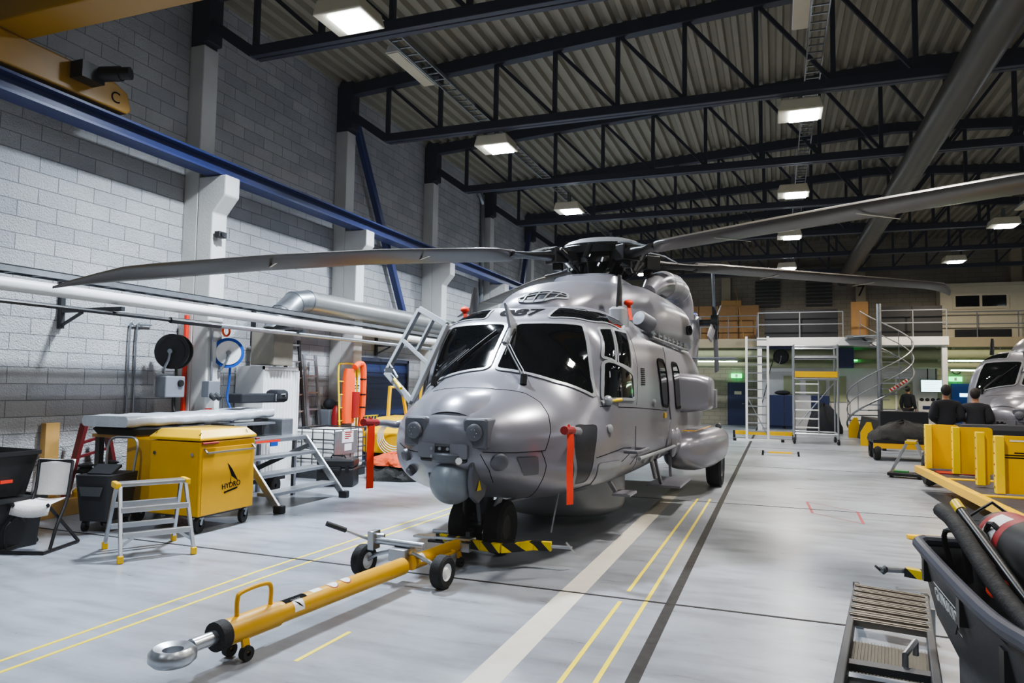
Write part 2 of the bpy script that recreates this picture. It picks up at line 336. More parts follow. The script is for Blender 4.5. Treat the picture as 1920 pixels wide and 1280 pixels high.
# ---------------------------------------------------------------- helicopter (local: x to port, y aft from the nose gear, z up)
HA = R(-1.6)
heli = thing('helicopter', 'large grey naval helicopter with folded-open cockpit door parked on the hangar floor', 'helicopter', (-2.77, 6.67, 0), HA)
def sect(w, zb, zt, zm, nt, nb, y, n=56):
    out = []
    for k in range(n):
        a = 2 * PI * k / n; s, c = math.sin(a), -math.cos(a); e = 2 / (nt if c > 0 else nb)
        out.append((w * math.copysign(abs(s) ** e, s), y, zm + (zt - zm if c > 0 else zm - zb) * math.copysign(abs(c) ** e, c)))
    return out
def loft_st(st, ys, n=56):
    cols = list(zip(*st)); return [sect(*(pchip(cols[0], cols[j], y) for j in (4, 1, 2, 3, 5, 6)), y, n) for y in ys]
#       y     zb   zt    zm    w   nt   nb
BODY = [(-.9, 1.0, 1.2, 1.1, .08, 2, 2), (-.885, .93, 1.3, 1.1, .24, 2.1, 2), (-.82, .86, 1.4, 1.1, .4, 2.1, 2), (-.65, .76, 1.5, 1.1, .58, 2.1, 2.4), (-.4, .66, 1.61, 1.09, .78, 2.1, 2.6), (-.1, .57, 1.73, 1.07, .96, 2.0, 2.8), (.1, .54, 1.82, 1.05, 1.03, 1.9, 2.9),
        (.35, .52, 2.05, 1.04, 1.1, 1.85, 2.9), (.6, .51, 2.28, 1.03, 1.14, 2.0, 3), (.68, .51, 2.35, 1.02, 1.15, 2.7, 3), (.8, .51, 2.43, 1.02, 1.17, 3.8, 3), (1.1, .51, 2.57, 1.0, 1.2, 3.9, 3), (1.6, .51, 2.66, 1.0, 1.22, 3.7, 3), (3, .52, 2.68, 1, 1.25, 3.7, 3), (6.5, .56, 2.66, 1.05, 1.25, 3.6, 3), (8, .75, 2.58, 1.25, 1.15, 3.2, 2.8),
        (9.5, 1.3, 2.54, 1.8, .78, 2.6, 2.5), (11, 1.72, 2.52, 2.1, .46, 2.2, 2.2), (14, 2.2, 2.75, 2.45, .22, 2, 2), (15.3, 2.5, 2.8, 2.65, .08, 2, 2)]
ys = [-.9, -.897, -.885, -.865, -.84, -.81, -.77, -.72, -.67] + [-.6 + .05 * i for i in range(40)] + [1.4 + .2 * i for i in range(1, 70)]
ys = [y for y in ys if y <= 15.3]
fus = MB().loft(loft_st(BODY, ys)).build('fuselage', M['heli'], heli, sm=50)
COWL = [(1.2, 2.35, 2.62, 2.45, .33, 2.2, 2.4), (1.24, 2.35, 2.71, 2.45, .42, 2.2, 2.4), (1.36, 2.35, 2.81, 2.45, .49, 2.25, 2.4), (1.6, 2.3, 2.9, 2.48, .56, 2.3, 2.4), (2.1, 2.3, 3.02, 2.5, .66, 2.4, 2.4), (2.8, 2.2, 3.14, 2.5, .8, 2.5, 2.4), (3.5, 2.2, 3.23, 2.5, .98, 2.8, 2.4), (4.3, 2.2, 3.28, 2.55, 1.1, 3.2, 2.4), (6.2, 2.2, 3.28, 2.6, 1.15, 3.2, 2.4), (7.4, 2.2, 3.2, 2.6, 1.06, 2.8, 2.4), (8.2, 2.25, 3.0, 2.55, .8, 2.4, 2.4), (8.6, 2.3, 2.75, 2.5, .5, 2.2, 2.4)]
MB().loft(loft_st(COWL, [1.2, 1.21, 1.24, 1.29] + [1.36 + .12 * i for i in range(61)], 48)).build('engine_cowling', M['heli'], heli, sm=50)
cowl = [c for c in kids(heli) if c.name == 'engine_cowling'][0]
def bvh_of(*os):
    vs, fs = [], []
    for o in os:
        k = len(vs); vs += [v.co.copy() for v in o.data.vertices]; fs += [tuple(i + k for i in p.vertices) for p in o.data.polygons]
    return BVHTree.FromPolygons(vs, fs)
BF, BC = bvh_of(fus), bvh_of(cowl)
def onto(p, n, bv=None, off=0.0):
    bv = bv or BF; h = bv.ray_cast(V(p) + n * .45, -n)
    if h[0] is None: h = bv.find_nearest(V(p))
    return h[0] + h[1] * off if h[1].dot(n) > 0 else h[0] - h[1] * off
def avg_n(poly, bv):
    n = V((0, 0, 0))
    for p in poly:
        h = bv.find_nearest(V(p)); n += h[1]
    return n.normalized()
def outline(poly, rnd=.25, res=10):
    P = [V(p) for p in poly]; N = len(P); out = []
    for i in range(N):
        a, b, c = P[i - 1], P[i], P[(i + 1) % N]; p = b + (a - b) * rnd; q = b + (c - b) * rnd
        for k in range(5):
            t = k / 4; out.append(p * (1 - t) ** 2 + b * 2 * t * (1 - t) + q * t * t)
        p2 = c + (b - c) * rnd
        for k in range(1, res): out.append(q + (p2 - q) * k / res)
    return out
def patch(name, poly, m, off=.006, rnd=.15, bv=None, parent=heli, n=None, rings=7):
    bv = bv or BF; o = outline(poly, rnd); n = n and V(n).normalized() or avg_n(poly, bv); c = sum(o, V((0, 0, 0))) / len(o); vs = []; fs = []; N = len(o)
    for r_ in range(rings):
        t = 1 - r_ / rings
        for p in o: vs.append(onto(c + (p - c) * t, n, bv, off))
    vs.append(onto(c, n, bv, off))
    for r_ in range(rings - 1):
        for k in range(N): fs.append((r_ * N + k, r_ * N + (k + 1) % N, (r_ + 1) * N + (k + 1) % N, (r_ + 1) * N + k))
    for k in range(N): fs.append(((rings - 1) * N + k, (rings - 1) * N + (k + 1) % N, rings * N))
    return MB().add(vs, fs).build(name, m, parent, sm=60)
def band(name, poly, m, w=.03, off=.012, rnd=.15, bv=None, parent=heli, n=None):
    """raised frame round an outline lying on the skin"""
    bv = bv or BF; o = outline(poly, rnd); n = n and V(n).normalized() or avg_n(poly, bv); N = len(o); c = sum(o, V((0, 0, 0))) / N; vs = []; fs = []
    for i, p in enumerate(o):
        t = (o[(i + 1) % N] - o[i - 1]).normalized(); d = t.cross(n)
        if d.dot(p - c) < 0: d = -d
        for e, of in ((-.008, .002), (-.008, off), (w, off), (w, .001)): vs.append(onto(p + d * e, n, bv, of))
    for i in range(N):
        j = (i + 1) % N
        for k in range(3): fs.append((i * 4 + k, i * 4 + k + 1, j * 4 + k + 1, j * 4 + k))
    return MB().add(vs, fs).build(name, m, parent, sm=60)
def mir(poly): return [(-p[0], p[1], p[2]) for p in poly]
def seam(b, pts, r=.004, bv=None, k=6):
    bv = bv or BF; P = [V(p) for p in pts]; n = avg_n(pts, bv); o = []
    for i in range(len(P) - 1):
        for j in range(k): o.append(P[i].lerp(P[i + 1], j / k))
    o.append(P[-1]); b.tube([bv.find_nearest(p)[0] for p in o], r, 5)
H = M['heli']
# glazing
WS = [(.05, .13, 1.84), (.055, .68, 2.345), (.78, .79, 2.325), (.86, .7, 2.15), (.99, .53, 1.575), (.66, .24, 1.72)]
WN = (.4, -.7, .55)
BROW = [(.37, .8, 2.41), (.4, 1.12, 2.56), (.72, 1.1, 2.56), (.9, 1.45, 2.58), (.99, 2.0, 2.5), (1.03, 1.5, 2.33), (.86, .93, 2.37)]
S1 = [(.9, .9, 2.29), (.98, 1.12, 2.305), (1.115, .88, 1.94), (1.0, .74, 1.98)]
S2 = [(1.0, 1.17, 2.3), (1.03, 1.65, 2.3), (1.178, 1.4, 1.87), (1.13, .94, 1.93)]
S3 = [(1.0, .735, 1.93), (1.185, 1.41, 1.82), (1.21, 1.42, 1.54), (1.05, .62, 1.535)]
for k, g in ((1, lambda q: q), (-1, mir)):
    wn = (WN[0] * k, WN[1], WN[2])
    patch('windscreen_pane', g(WS), M['glass'], .006, .1, n=wn); band('windscreen_frame', g(WS), M['heli_l'], .03, .014, .1, n=wn)
    patch('roof_window', g(BROW), M['glass'], .006, .18, n=(.45 * k, -.3, .85)); band('roof_window_frame', g(BROW), M['heli_l'], .015, .01, .18, n=(.45 * k, -.3, .85))
    if k == 1:
        for q in (S1, S2, S3): patch('side_window', q, M['glass'], .007, .1, n=(1, -.3, .25)); band('side_window_frame', q, M['heli_l'], .022, .014, .1, n=(1, -.3, .25))
SD = [(-.86, .82, 2.33), (-1.03, 1.65, 2.3), (-1.21, 1.45, 1.48), (-1.05, .6, 1.48)]
patch('dark_doorway_patch', SD, M['glass'], .006, .06, n=(-1, -.35, .25))  # dark patch on the closed skin stands in for the unlit cockpit interior
# cockpit door swung open on the starboard side
A_, B_, C_, D_ = V((-.83, .72, 2.36)), V((-1.45, 1.17, 2.61)), V((-1.75, .91, 1.81)), V((-1.1, .42, 1.47))
dn = (B_ - A_).cross(D_ - A_).normalized()
door = bpy.data.objects.new('cockpit_door', None); COL.objects.link(door); door.parent = heli
b = MB(); up = dn
loop = [A_, B_, B_.lerp(C_, .93), C_, C_.lerp(D_, .08), D_]
for p, q in zip(loop, loop[1:] + loop[:1]): b.bar(p, q, .075, .05, dn)
mA, mB = A_.lerp(D_, .52), B_.lerp(C_, .5); b.bar(mA, mB, .05, .045, dn); b.bar(A_.lerp(B_, .45), mA.lerp(mB, .47), .05, .045, dn)
b.build('door_frame', M['heli_l'], door, sm=0, bevel=.008)
b = MB(); b.tube([C_ + dn * .05 + V((.08, 0, .1)), C_.lerp(D_, .6) + dn * .06 + V((0, 0, .12))], .012, 8); b.box(C_.lerp(D_, .3) + dn * .06 + V((0, 0, .1)), (.1, .05, .06)); b.build('door_latch', M['alu'], door, sm=30)
MB().tube([C_.lerp(D_, .5) + dn * .06 + V((0, 0, .06)), C_.lerp(D_, .75) + dn * .06 + V((0, 0, .04))], .02, 8).build('door_handle', M['yel2'], door)
# wipers
for k in (1, -1):
    b = MB(); root = V((.42 * k, -.02, 1.72)) if k == 1 else V((-.66, .16, 1.7)); tip = V((.08, .58, 2.3)) if k == 1 else V((-.12, .58, 2.29)); mid = V((.1, .33, 2.08)) if k == 1 else V((-.38, .36, 2.03))
    P = [onto(root, V((.3 * k, -.5, .8)), None, .04)] + [onto(root.lerp(mid, t), V((.2 * k, -.7, .7)), None, .06) for t in (.25, .6, 1)]
    b.tube(P, .013, 8); b.tube([p + V((.03, .0, .01)) for p in P], .008, 6)
    Q = [onto(mid.lerp(tip, t - .35), V((.1 * k, -.7, .7)), None, .025) for t in (0, .3, .6, 1, 1.3)]; b.tube(Q, .011, 8); b.cyl(P[0] - V((0, .02, .05)), P[0] + V((0, 0, .05)), .035)
    b.build('windscreen_wiper', M['black'], heli)
# wire cutter blade on the centre post
b = MB(); b.prism([(.42, 2.1), (.68, 2.38), (.62, 2.42), (.4, 2.56), (.5, 2.3)], .015, .045, lambda y, z, h: (h + (2.5 - z) * .08, y, z)); b.tube([(.03, .4, 2.12), (.03, .66, 2.37)], .03, 8); b.build('wire_cutter', M['heli_l'], heli, sm=0, bevel=.006)
# number on the roof
tx = text('087', .3, M['ink'], 'serial_number', heli, Matrix(), 0, .012)
tm = face_M((0, .95, 2.5), (1, 0, 0), (0, .93, .42)) @ Matrix.Diagonal((1.12, .95, 1, 1))
for v in tx.data.vertices: v.co = onto(tm @ v.co, V((0, -.42, .93)), None, .005)
# blade aerials
for x, y, z, zt, s in ((.9, 1.95, 2.58, 3.06, 1), (-.92, 1.62, 2.55, 2.93, 0)):
    MB().loft([[(x + .03 * math.cos(a) * k, y + .12 * math.sin(a) * k + .05 * (zz > 2.7), zz) for a in [2 * PI * i / 12 for i in range(12)]] for zz, k in ((z, 1), (z + .25, .9), (zt, .6))]).build('blade_aerial', M['black'], heli)
b = MB(); b.loft([[(x_, y_, z_) for x_, y_ in rrect(.2, .34, .06, 4, .9, 1.98)] for z_ in (2.4, 2.62)] + [[(x_, y_, 2.66) for x_, y_ in rrect(.14, .26, .05, 4, .9, 2.0)]]); b.build('aerial_base', M['heli_l'], heli)
# nose fittings
for k in (1, -1):
    c = V((.3 * k - .005, -.84, 1.24)); l = bpy.data.objects.new('nose_sensor', None); COL.objects.link(l); l.parent = heli
    MB().loft([[(c.x + x_, y_, c.z + z_) for x_, z_ in rrect(s_, s2, .03, 3)] for y_, s_, s2 in ((-.6, .24, .27), (-.86, .24, .27), (-.875, .21, .24))]).build('sensor_mount', M['heli_d'], l, sm=30)
    MB().lathe([(.001, .045), (.06, .045), (.075, .035), (.08, 0)], (c.x, -.87, c.z + .01), (0.15 * k, -1, .05)).build('sensor_dome', M['heli_d'], l)
    b = MB(); [b.lathe([(0, .006), (.008, .005), (.009, 0)], V((c.x, -.912, c.z + .01)) + V((.035 * math.cos(q), 0, .035 * math.sin(q))), (0, -1, 0), 8) for q in [R(a) for a in range(0, 360, 60)]]; b.build('lens', M['chrome'], l)
b = MB(); b.box((.0, -.84, 1.06), (.46, .16, .16)); b.build('connector_recess', M['black'], heli, sm=0, bevel=.02)
for i in range(3):
    for z_ in (1.1, 1.03): MB().cyl((-.1 + .08 * i, -.9, z_), (-.1 + .08 * i, -.94, z_), .015).build('connector_plug', M['alu'], heli)
for x in (-.16, .16): MB().loft([[(x + (x_), y_, 1.08 + z_) for x_, z_ in rrect(.17, .13, .02, 2)] for y_ in (-.7, -.925)]).build('nose_block', M['heli'], heli, sm=30)
tr = bpy.data.objects.new('camera_turret', None); COL.objects.link(tr); tr.parent = heli; tc_ = V((.035, -.78, .8))
MB().sphere(tc_, .208, 28, 18).lathe([(.2005, -.004), (.2025, .0), (.2005, .004)], tc_ + V((0, 0, .06)), (0, -.25, 1)).build('turret_ball', M['ball'], tr)
b = MB(); k = 1
b.prism([(-.1, .2), (-.14, .02), (-.1, -.12), (.02, -.19), (.16, -.14), (.24, .02), (.22, .25)], .2 * k, .25 * k, lambda u_, w_, h: (tc_.x + h, tc_.y + .02 + u_, tc_.z + w_))
b.prism([(-.02, .2), (-.05, .05), (.02, -.1), (.16, -.14), (.24, .02), (.22, .25)], -.25, -.2, lambda u_, w_, h: (tc_.x + h, tc_.y + .04 + u_, tc_.z + w_))
b.lathe([(.2, .15), (.235, .16), (.24, .24), (.02, .27)], tc_ + V((0, .05, .02))); b.build('turret_yoke', M['heli_d'], tr, bevel=.015)
b = MB(); b.prism([(-.045, -.04), (.045, -.04), (0, .05)], 0, .004, lambda u_, w_, h: (tc_.x + .257 + h, tc_.y + .02 + u_, tc_.z - .03 + w_)); b.build('warning_triangle', M['yel2'], tr, sm=0)
b = MB(); b.lathe([(.0, .004), (.03, .004), (.03, 0)], (tc_.x + .14, tc_.y - .16, tc_.z + .2), (.3, -1, .1)); b.build('warning_disc', M['white'], tr)
def on_skin(name, p, m, prof_, parent=heli):
    h = BF.find_nearest(V(p)); return MB().lathe(prof_, h[0], h[1]).build(name, m, parent)
on_skin('nose_lamp', (.47, -.73, .99), M['heli_d'], [(.085, -.03), (.08, .02), (.06, .035), (0, .04)])
on_skin('nose_lamp', (-.43, -.76, 1.02), M['heli_d'], [(.06, -.03), (.055, .03), (.04, .045), (0, .05)])
on_skin('nose_lamp', (-.45, -.7, .85), M['heli_d'], [(.05, -.03), (.045, .05), (.03, .065), (0, .07)])
patch('nose_panel', [(.59, -.62, 1.03), (.73, -.46, 1.03), (.69, -.38, .88), (.6, -.5, .87)], M['heli_d'], .02, .05, n=(.7, -.6, -.2)); 
# nose fairing hump
b = MB(); rings = []
for i in range(9):
    t = i / 8; y = -.86 + .62 * t; w_ = .2 + .08 * math.sin(PI * t); hh = .05 * math.sin(PI * min(1, t + .12)) ; ring = []
    for k in range(13):
        s_ = -1 + 2 * k / 12; p = onto((s_ * w_, y, 1.5), V((0, -.5, .87))); ring.append(p + V((0, -.4, .9)) * hh * (1 - s_ * s_) ** 1)
    rings.append(ring)
vs = [p for r_ in rings for p in r_]; fs = [(i * 13 + k, i * 13 + k + 1, (i + 1) * 13 + k + 1, (i + 1) * 13 + k) for i in range(8) for k in range(12)]
MB().add(vs, fs).build('nose_fairing', H, heli, sm=70)
# chin window, cheek and seams
CH = [(.915, 0, 1.31), (1.055, .39, 1.3), (1.06, .25, 1.02), (.93, .26, .73), (.83, .08, .73), (.94, -.09, 1.08)]
patch('chin_window', CH, M['panel'], .006, .2, n=(.95, -.3, -.05)); band('chin_window_frame', CH, M['heli'], .035, .01, .2, n=(.95, -.3, -.05))
patch('cheek_panel', [(1.07, .34, .92), (1.18, .95, .9), (1.12, .95, .68), (.98, .45, .66)], M['heli_l'], .006, .15, n=(.9, -.2, -.35)); 
b = MB()
seam(b, [(-.63, -.58, 1.1), (-.42, -.77, 1.07), (-.2, -.88, 1.05)])
seam(b, [(.36, -.84, 1.08), (.58, -.63, 1.07), (.77, -.38, 1.08), (.79, -.3, 1.24), (.75, -.23, 1.39), (.65, -.18, 1.51), (.5, -.18, 1.59), (.38, -.23, 1.62), (.24, -.29, 1.63), (0, -.32, 1.64), (-.24, -.29, 1.63), (-.5, -.18, 1.59)])
seam(b, [(.34, -.85, 1.06), (.38, -.74, .92), (.36, -.6, .8)]); seam(b, [(.75, -.42, 1.08), (.76, -.34, .95), (.68, -.27, .78), (.45, .0, .6)])
seam(b, [(.81, .15, .68), (1.0, .5, .7), (1.17, .97, .88), (1.2, 1.24, .94)]); seam(b, [(1.07, .29, .97), (1.15, .71, 1.0), (1.19, .99, 1.02), (1.2, 1.3, 1.0)])
seam(b, [(1.05, .55, 1.47), (1.21, 1.54, 1.44), (1.25, 3.37, 1.36)]); seam(b, [(1.18, 1.35, .81), (1.22, 1.6, .91), (1.2, 1.62, .7)])
seam(b, [(1.03, 1.8, 2.35), (1.2, 1.72, 1.9), (1.21, 1.55, 1.47)], .003)
b.build('panel_seam', M['ink'], heli)
b = MB(); seam(b, [(1.1, 3.82, 2.25), (1.21, 3.47, 1.9), (1.25, 3.55, 1.43), (1.25, 3.68, 1.23), (1.25, 3.38, .95), (1.23, 3.32, .8)], .016); b.build('sliding_door_edge', M['heli_d'], heli)
for q in ([(1.18, 2.9, 2.04), (1.18, 3.45, 2.04), (1.245, 3.5, 1.42), (1.245, 3.0, 1.45)], [(1.18, 4.05, 2.04), (1.18, 4.6, 2.03), (1.247, 4.75, 1.4), (1.247, 4.1, 1.38)]):
    patch('cabin_window', q, M['glass'], .008, .25, n=(1, 0, .1)); band('cabin_window_frame', q, M['ink'], .03, .016, .25, n=(1, 0, .1))
b = MB(); b.box((1.255, 3.2, 1.3), (.02, .12, .07)); b.build('inside_yellow_tag', M['yel'], heli, sm=0)
b = MB()
for i in range(9): b.box(onto((1.2, 1.97 + (-.007 * i), 1.9 - .024 * i), V((1, 0, .1)), None, .003), (.008, .2, .011))
b.build('vent_grille', M['ink'], heli, sm=0)
# upper deck: oval intake screen, fairing, exhausts
OV = [(-.16, 1.24, 2.68), (-.03, 1.3, 2.76), (.15, 1.36, 2.79), (.38, 1.5, 2.76), (.4, 1.42, 2.69), (.2, 1.26, 2.66), (0, 1.23, 2.655)]
patch('intake_screen', OV, M['panel'], .006, .3, BC, n=(.15, -.7, .7)); band('intake_screen_rim', OV, M['heli_l'], .02, .015, .3, BC, n=(.15, -.7, .7))
b = MB()
for p, q in (((-.08, 1.22, 2.66), (-.02, 1.32, 2.765)), ((.05, 1.22, 2.66), (.1, 1.34, 2.78)), ((.17, 1.24, 2.66), (.23, 1.4, 2.785)), ((.28, 1.3, 2.67), (.33, 1.47, 2.77)), ((-.15, 1.25, 2.69), (.39, 1.45, 2.725))):
    b.tube([onto(V(p).lerp(V(q), t / 5), V((.15, -.7, .7)), BC, .014) for t in range(6)], .008, 5)
b.build('intake_screen_bar', M['heli_l'], heli)
MB().loft([[(x_, y_, z_) for x_, y_ in rrect(w_, l_, min(w_, l_) * .35, 6, 0, yc)] for z_, w_, l_, yc in ((3.1, 1.1, 2.6, 4.5), (3.3, 1.0, 2.3, 4.5), (3.36, .8, 1.9, 4.5))]).build('mast_fairing', H, heli)
for k in (1, -1):
    P = smooth([(.72 * k, 4.7, 3.2), (.74 * k, 5.2, 3.38), (.76 * k, 6.0, 3.5), (.78 * k, 6.8, 3.55), (.8 * k, 7.2, 3.48), (.83 * k, 7.42, 3.3), (.84 * k, 7.45, 3.0)], 5)
    MB().tube(P, [.12 + .11 * min(1, i / 8) for i in range(len(P))], 18).build('exhaust_duct', H, heli)
    b = MB(); [b.lathe([(.231, -.012), (.238, 0), (.231, .012)], P[i], P[i + 1] - P[i - 1]) for i in (9, 14, 19)]; b.build('exhaust_band', M['heli_l'], heli)
    MB().sphere((.9 * k, 6.2, 2.72), .38, 20, 14, (.65, 1.6, 1.05)).build('engine_bulge', H, heli)
    MB().lathe([(.06, 0), (.085, .04), (.085, .09), (.06, .09), (.05, .05)], (1.12 * k, 6.0, 2.68), (k, -.4, 0)).build('engine_port', M['black'], heli)
b = MB(); b.lathe([(.0, -.13), (.09, -.125), (.105, -.1), (.105, .13), (.09, .14), (0, .14)], (1.12, 2.42, 2.52), (.35, .8, -.25)); b.build('hoist_motor', M['heli_d'], heli)
b = MB(); b.tube([(1.03, 2.75, 2.44), (1.07, 3.6, 2.41), (1.07, 6.3, 2.41)], .03, 8); b.tube([(1.1, 3.0, 2.36), (1.13, 6.2, 2.34)], .02, 8)
for i in range(8): b.box((1.07, 3.1 + .4 * i, 2.41), (.1, .1, .08))
b.build('door_rail', M['galv'], heli)
# countermeasure pod
MB().loft([[(x_, y_, z_) for y_, z_ in rrect(w_, h_, r_, 5, 4.92, 1.6)] for x_, w_, h_, r_ in ((1.15, .75, .62, .1), (1.5, .7, .58, .12), (1.66, .6, .5, .14), (1.7, .48, .4, .12))]).build('side_pod', H, heli)
MB().loft([[(x_, y_, z_) for y_, z_ in rrect(.25, .3, .03, 2, 5.25, 1.52)] for x_ in (1.3, 1.72)]).build('pod_box', H, heli, sm=30)
# sponsons and main gear
for k in (1, -1):
    rings = [[(k * (cx + w_ * math.copysign(abs(math.cos(a)) ** .7, math.cos(a))), y, cz + h_ * math.copysign(abs(math.sin(a)) ** .7, math.sin(a))) for a in [2 * PI * i / 28 for i in range(28)]] for y, cx, cz, w_, h_ in ((4.25, 1.25, .72, .05, .06), (4.35, 1.27, .72, .22, .2), (4.7, 1.32, .71, .36, .3), (5.4, 1.36, .7, .41, .32), (6.3, 1.38, .7, .42, .32), (6.95, 1.38, .72, .38, .27), (7.2, 1.36, .74, .2, .14))]
    MB().loft(rings).build('sponson', H, heli, sm=60)
    wh = bpy.data.objects.new('main_wheel', None); COL.objects.link(wh); wh.parent = heli
    MB().lathe([(.2, -.11), (.33, -.125), (.365, -.09), (.37, 0), (.365, .09), (.33, .125), (.2, .11)], (1.6 * k, 6.2, .37), (1, 0, 0)).build('tyre', M['rubber'], wh)
    MB().lathe([(.0, -.06), (.1, -.07), (.19, -.1), (.2, -.11), (.2, .11), (.19, .1), (.1, .07), (0, .06)], (1.6 * k, 6.2, .37), (1, 0, 0)).build('rim', M['heli_d'], wh)
    MB().tube([(1.6 * k, 6.2, .37), (1.3 * k, 6.2, .4), (1.25 * k, 5.6, .62)], .06).box((1.32 * k, 6.0, .5), (.2, .5, .25)).build('wheel_leg', M['black'], heli)
b = MB(); SPB = bvh_of([c for c in kids(heli) if c.name == 'sponson'][0])
for l in ([(1.26, 4.7, 1.1), (1.45, 4.75, 1.05), (1.5, 5.6, 1.05), (1.5, 6.5, 1.05)],): seam(b, l, .012, SPB, 8)
b.build('yellow_line', M['ochre'], heli)
MB().lathe([(.0, -.06), (.05, -.05), (.055, .05), (0, .06)], (1.6, 6.7, 1.0), (0, 1, 0)).build('tail_light', M['heli_d'], heli)
# steps and foot rail on the port side
b = MB(); b.tube([(1.26, 1.5, .86), (1.28, 3.3, .84), (1.28, 4.3, .84)], .022, 8); b.build('sill_rail', M['heli_l'], heli)
b = MB(); b.box((1.25, 3.6, .35), (.45, 1.0, .03)); b.bar((1.2, 3.2, .38), (1.18, 2.9, .72), .04, .04); b.bar((1.2, 4.0, .38), (1.18, 4.0, .7), .04, .04); b.bar((1.22, 2.7, .5), (1.18, 2.6, .75), .04, .04); b.build('boarding_step', H, heli, sm=0, bevel=.005)
b = MB(); b.box((1.15, 1.25, .5), (.2, .35, .025)); b.bar((1.05, 1.25, .5), (.95, 1.25, .66), .04, .04); b.build('foot_step', H, heli, sm=0)
b = MB(); b.tube([(1.2, 1.0, .98), (1.34, .98, .98), (1.36, 1.1, .98), (1.36, 1.5, .98), (1.22, 1.5, .98)], .02, 8); b.tube([(1.3, 1.1, .98), (1.3, 1.12, 1.25)], .006, 5); b.build('towel_rail_aerial', M['heli_d'], heli)
for p in ((1.24, 2.44, 1.48), (1.13, .62, 1.24), (1.22, 2.0, .8), (1.22, 2.45, .78), (1.22, 2.9, .78)): on_skin('fuel_cap', p, M['heli_l'], [(.045, -.01), (.045, .02), (.03, .03), (0, .03)])
for y in (3.9, 4.3): MB().sphere((1.24, y, .88), .14, 14, 10, (.5, 1, 1.5)).build('step_fairing', H, heli)
b = MB(); b.sphere((1.1, .66, 1.53), .055).tube([(1.05, .6, 1.5), (1.1, .7, 1.55)], .03, 8); b.build('door_grip', M['heli_l'], heli)
MB().tube([(1.13, .7, 1.53), (1.2, .85, 1.54)], .018, 8).build('door_lever', M['yel2'], heli)
# radome, nose gear
MB().lathe([(0, .08), (.72, .08), (.8, .13), (.83, .2), (.83, .6)], (.05, 2.35, .02), (0, 0, 1), 40).build('belly_radome', M['heli_l'], heli)
b = MB(); b.cyl((0, .05, .62), (0, .03, .34), .085); b.cyl((0, .03, .36), (0, .02, .24), .055); b.lathe([(.13, -.01), (.13, .01)], (0, .03, .36)); b.build('nose_strut', M['heli_d'], heli)
for k in (1, -1):
    wh = bpy.data.objects.new('nose_wheel', None); COL.objects.link(wh); wh.parent = heli
    MB().lathe([(.13, -.08), (.22, -.095), (.26, -.07), (.27, 0), (.26, .07), (.22, .095), (.13, .08)], (.19 * k, 0, .27), (1, 0, 0)).build('tyre', M['rubber'], wh); MB().lathe([(0, -.05), (.12, -.06), (.135, -.08), (.135, .08), (.12, .06), (0, .05)], (.19 * k, 0, .27), (1, 0, 0)).build('rim', M['dgrey'], wh)
MB().cyl((-.15, 0, .27), (.15, 0, .27), .04).build('wheel_axle', M['heli_d'], heli)
b = MB()
for k in (1, -1): b.bar((.16 * k + .08, -.02, .68), (.05 * k + .1, -.2, .33), .03, .06); b.bar((.05 * k + .1, -.2, .33), (.05, 0, .3), .03, .05)
b.build('torque_link', M['heli_l'], heli, sm=0, bevel=.006)
b = MB(); b.tube([(.1, .0, .48), (.75, .7, .62)], .02, 8); b.build('drag_brace', M['heli_l'], heli)
MB().tube([(-.12, -.18, .62), (-.12, -.2, .3)], .02, 8).build('door_rod', M['black'], heli)
MB().tube([(.75, .15, .66), (.72, .0, .26)], .008, 6).build('whip_aerial', M['heli_l'], heli)
for k in (1, -1): MB().tube(smooth([(.9 * k, -.02, 1.26), (1.0 * k, -.08, 1.24), (1.04 * k, -.2, 1.26), (1.04 * k, -.38, 1.27)], 5), [.045 - .001 * i for i in range(16)], 12).build('pitot_tube', H, heli)
# tail
MB().loft([[(x_ * .5 + .05, yy + y_, z) for x_, y_ in [(w_ * math.cos(a), l_ * math.sin(a)) for a in [2 * PI * i / 20 for i in range(20)]]] for z, yy, w_, l_ in ((2.3, 13.6, .5, 1.2), (2.8, 14.1, .45, .95), (3.4, 14.8, .36, .75), (3.8, 15.2, .3, .65), (3.9, 15.25, .1, .4))]).build('tail_fin', H, heli)
MB().sphere((.0, 15.1, 3.85), .16, 14, 10, (1, 2.2, .8)).build('fin_cap', M['blue2'], heli)
b = MB(); b.cyl((.1, 15.1, 3.63), (.75, 15.1, 3.63), .1); b.cyl((.55, 15.1, 3.63), (.75, 15.1, 3.63), .24)
for i in range(4): a = R(22 + 90 * i); b.bar((.65, 15.1, 3.63), (.65, 15.1 + .5 * math.cos(a), 3.63 + .5 * math.sin(a)), .12, .1)
b.build('tail_rotor_hub', M['black'], heli)
for i in range(4):
    a = R(22 + 90 * i); d = V((0, math.cos(a), math.sin(a))); e = V((0, -math.sin(a), math.cos(a))); o_ = V((.65, 15.1, 3.63)); rings = []
    for t, c_ in ((.4, .07), (.6, .15), (1.4, .15), (1.55, .1)): rings.append([o_ + d * t + e * c_ * math.cos(q) + V((.02 * math.sin(q) + .05 * math.cos(q) , 0, 0)) for q in [2 * PI * j / 12 for j in range(12)]])
    MB().loft(rings).build('tail_rotor_blade', M['heli_d'], heli)
MB().loft([[(x_, y_, 2.5 + .02 * s_) for x_, y_, s_ in ((xx, 13.2 + .5 * 1, 0), (xx, 13.5, 1), (xx, 13.1, 1), (xx, 12.9, 0), (xx, 13.1, -1), (xx, 13.5, -1))] for xx in (0, 1.4)]).build('tailplane', M['heli_d'], heli)
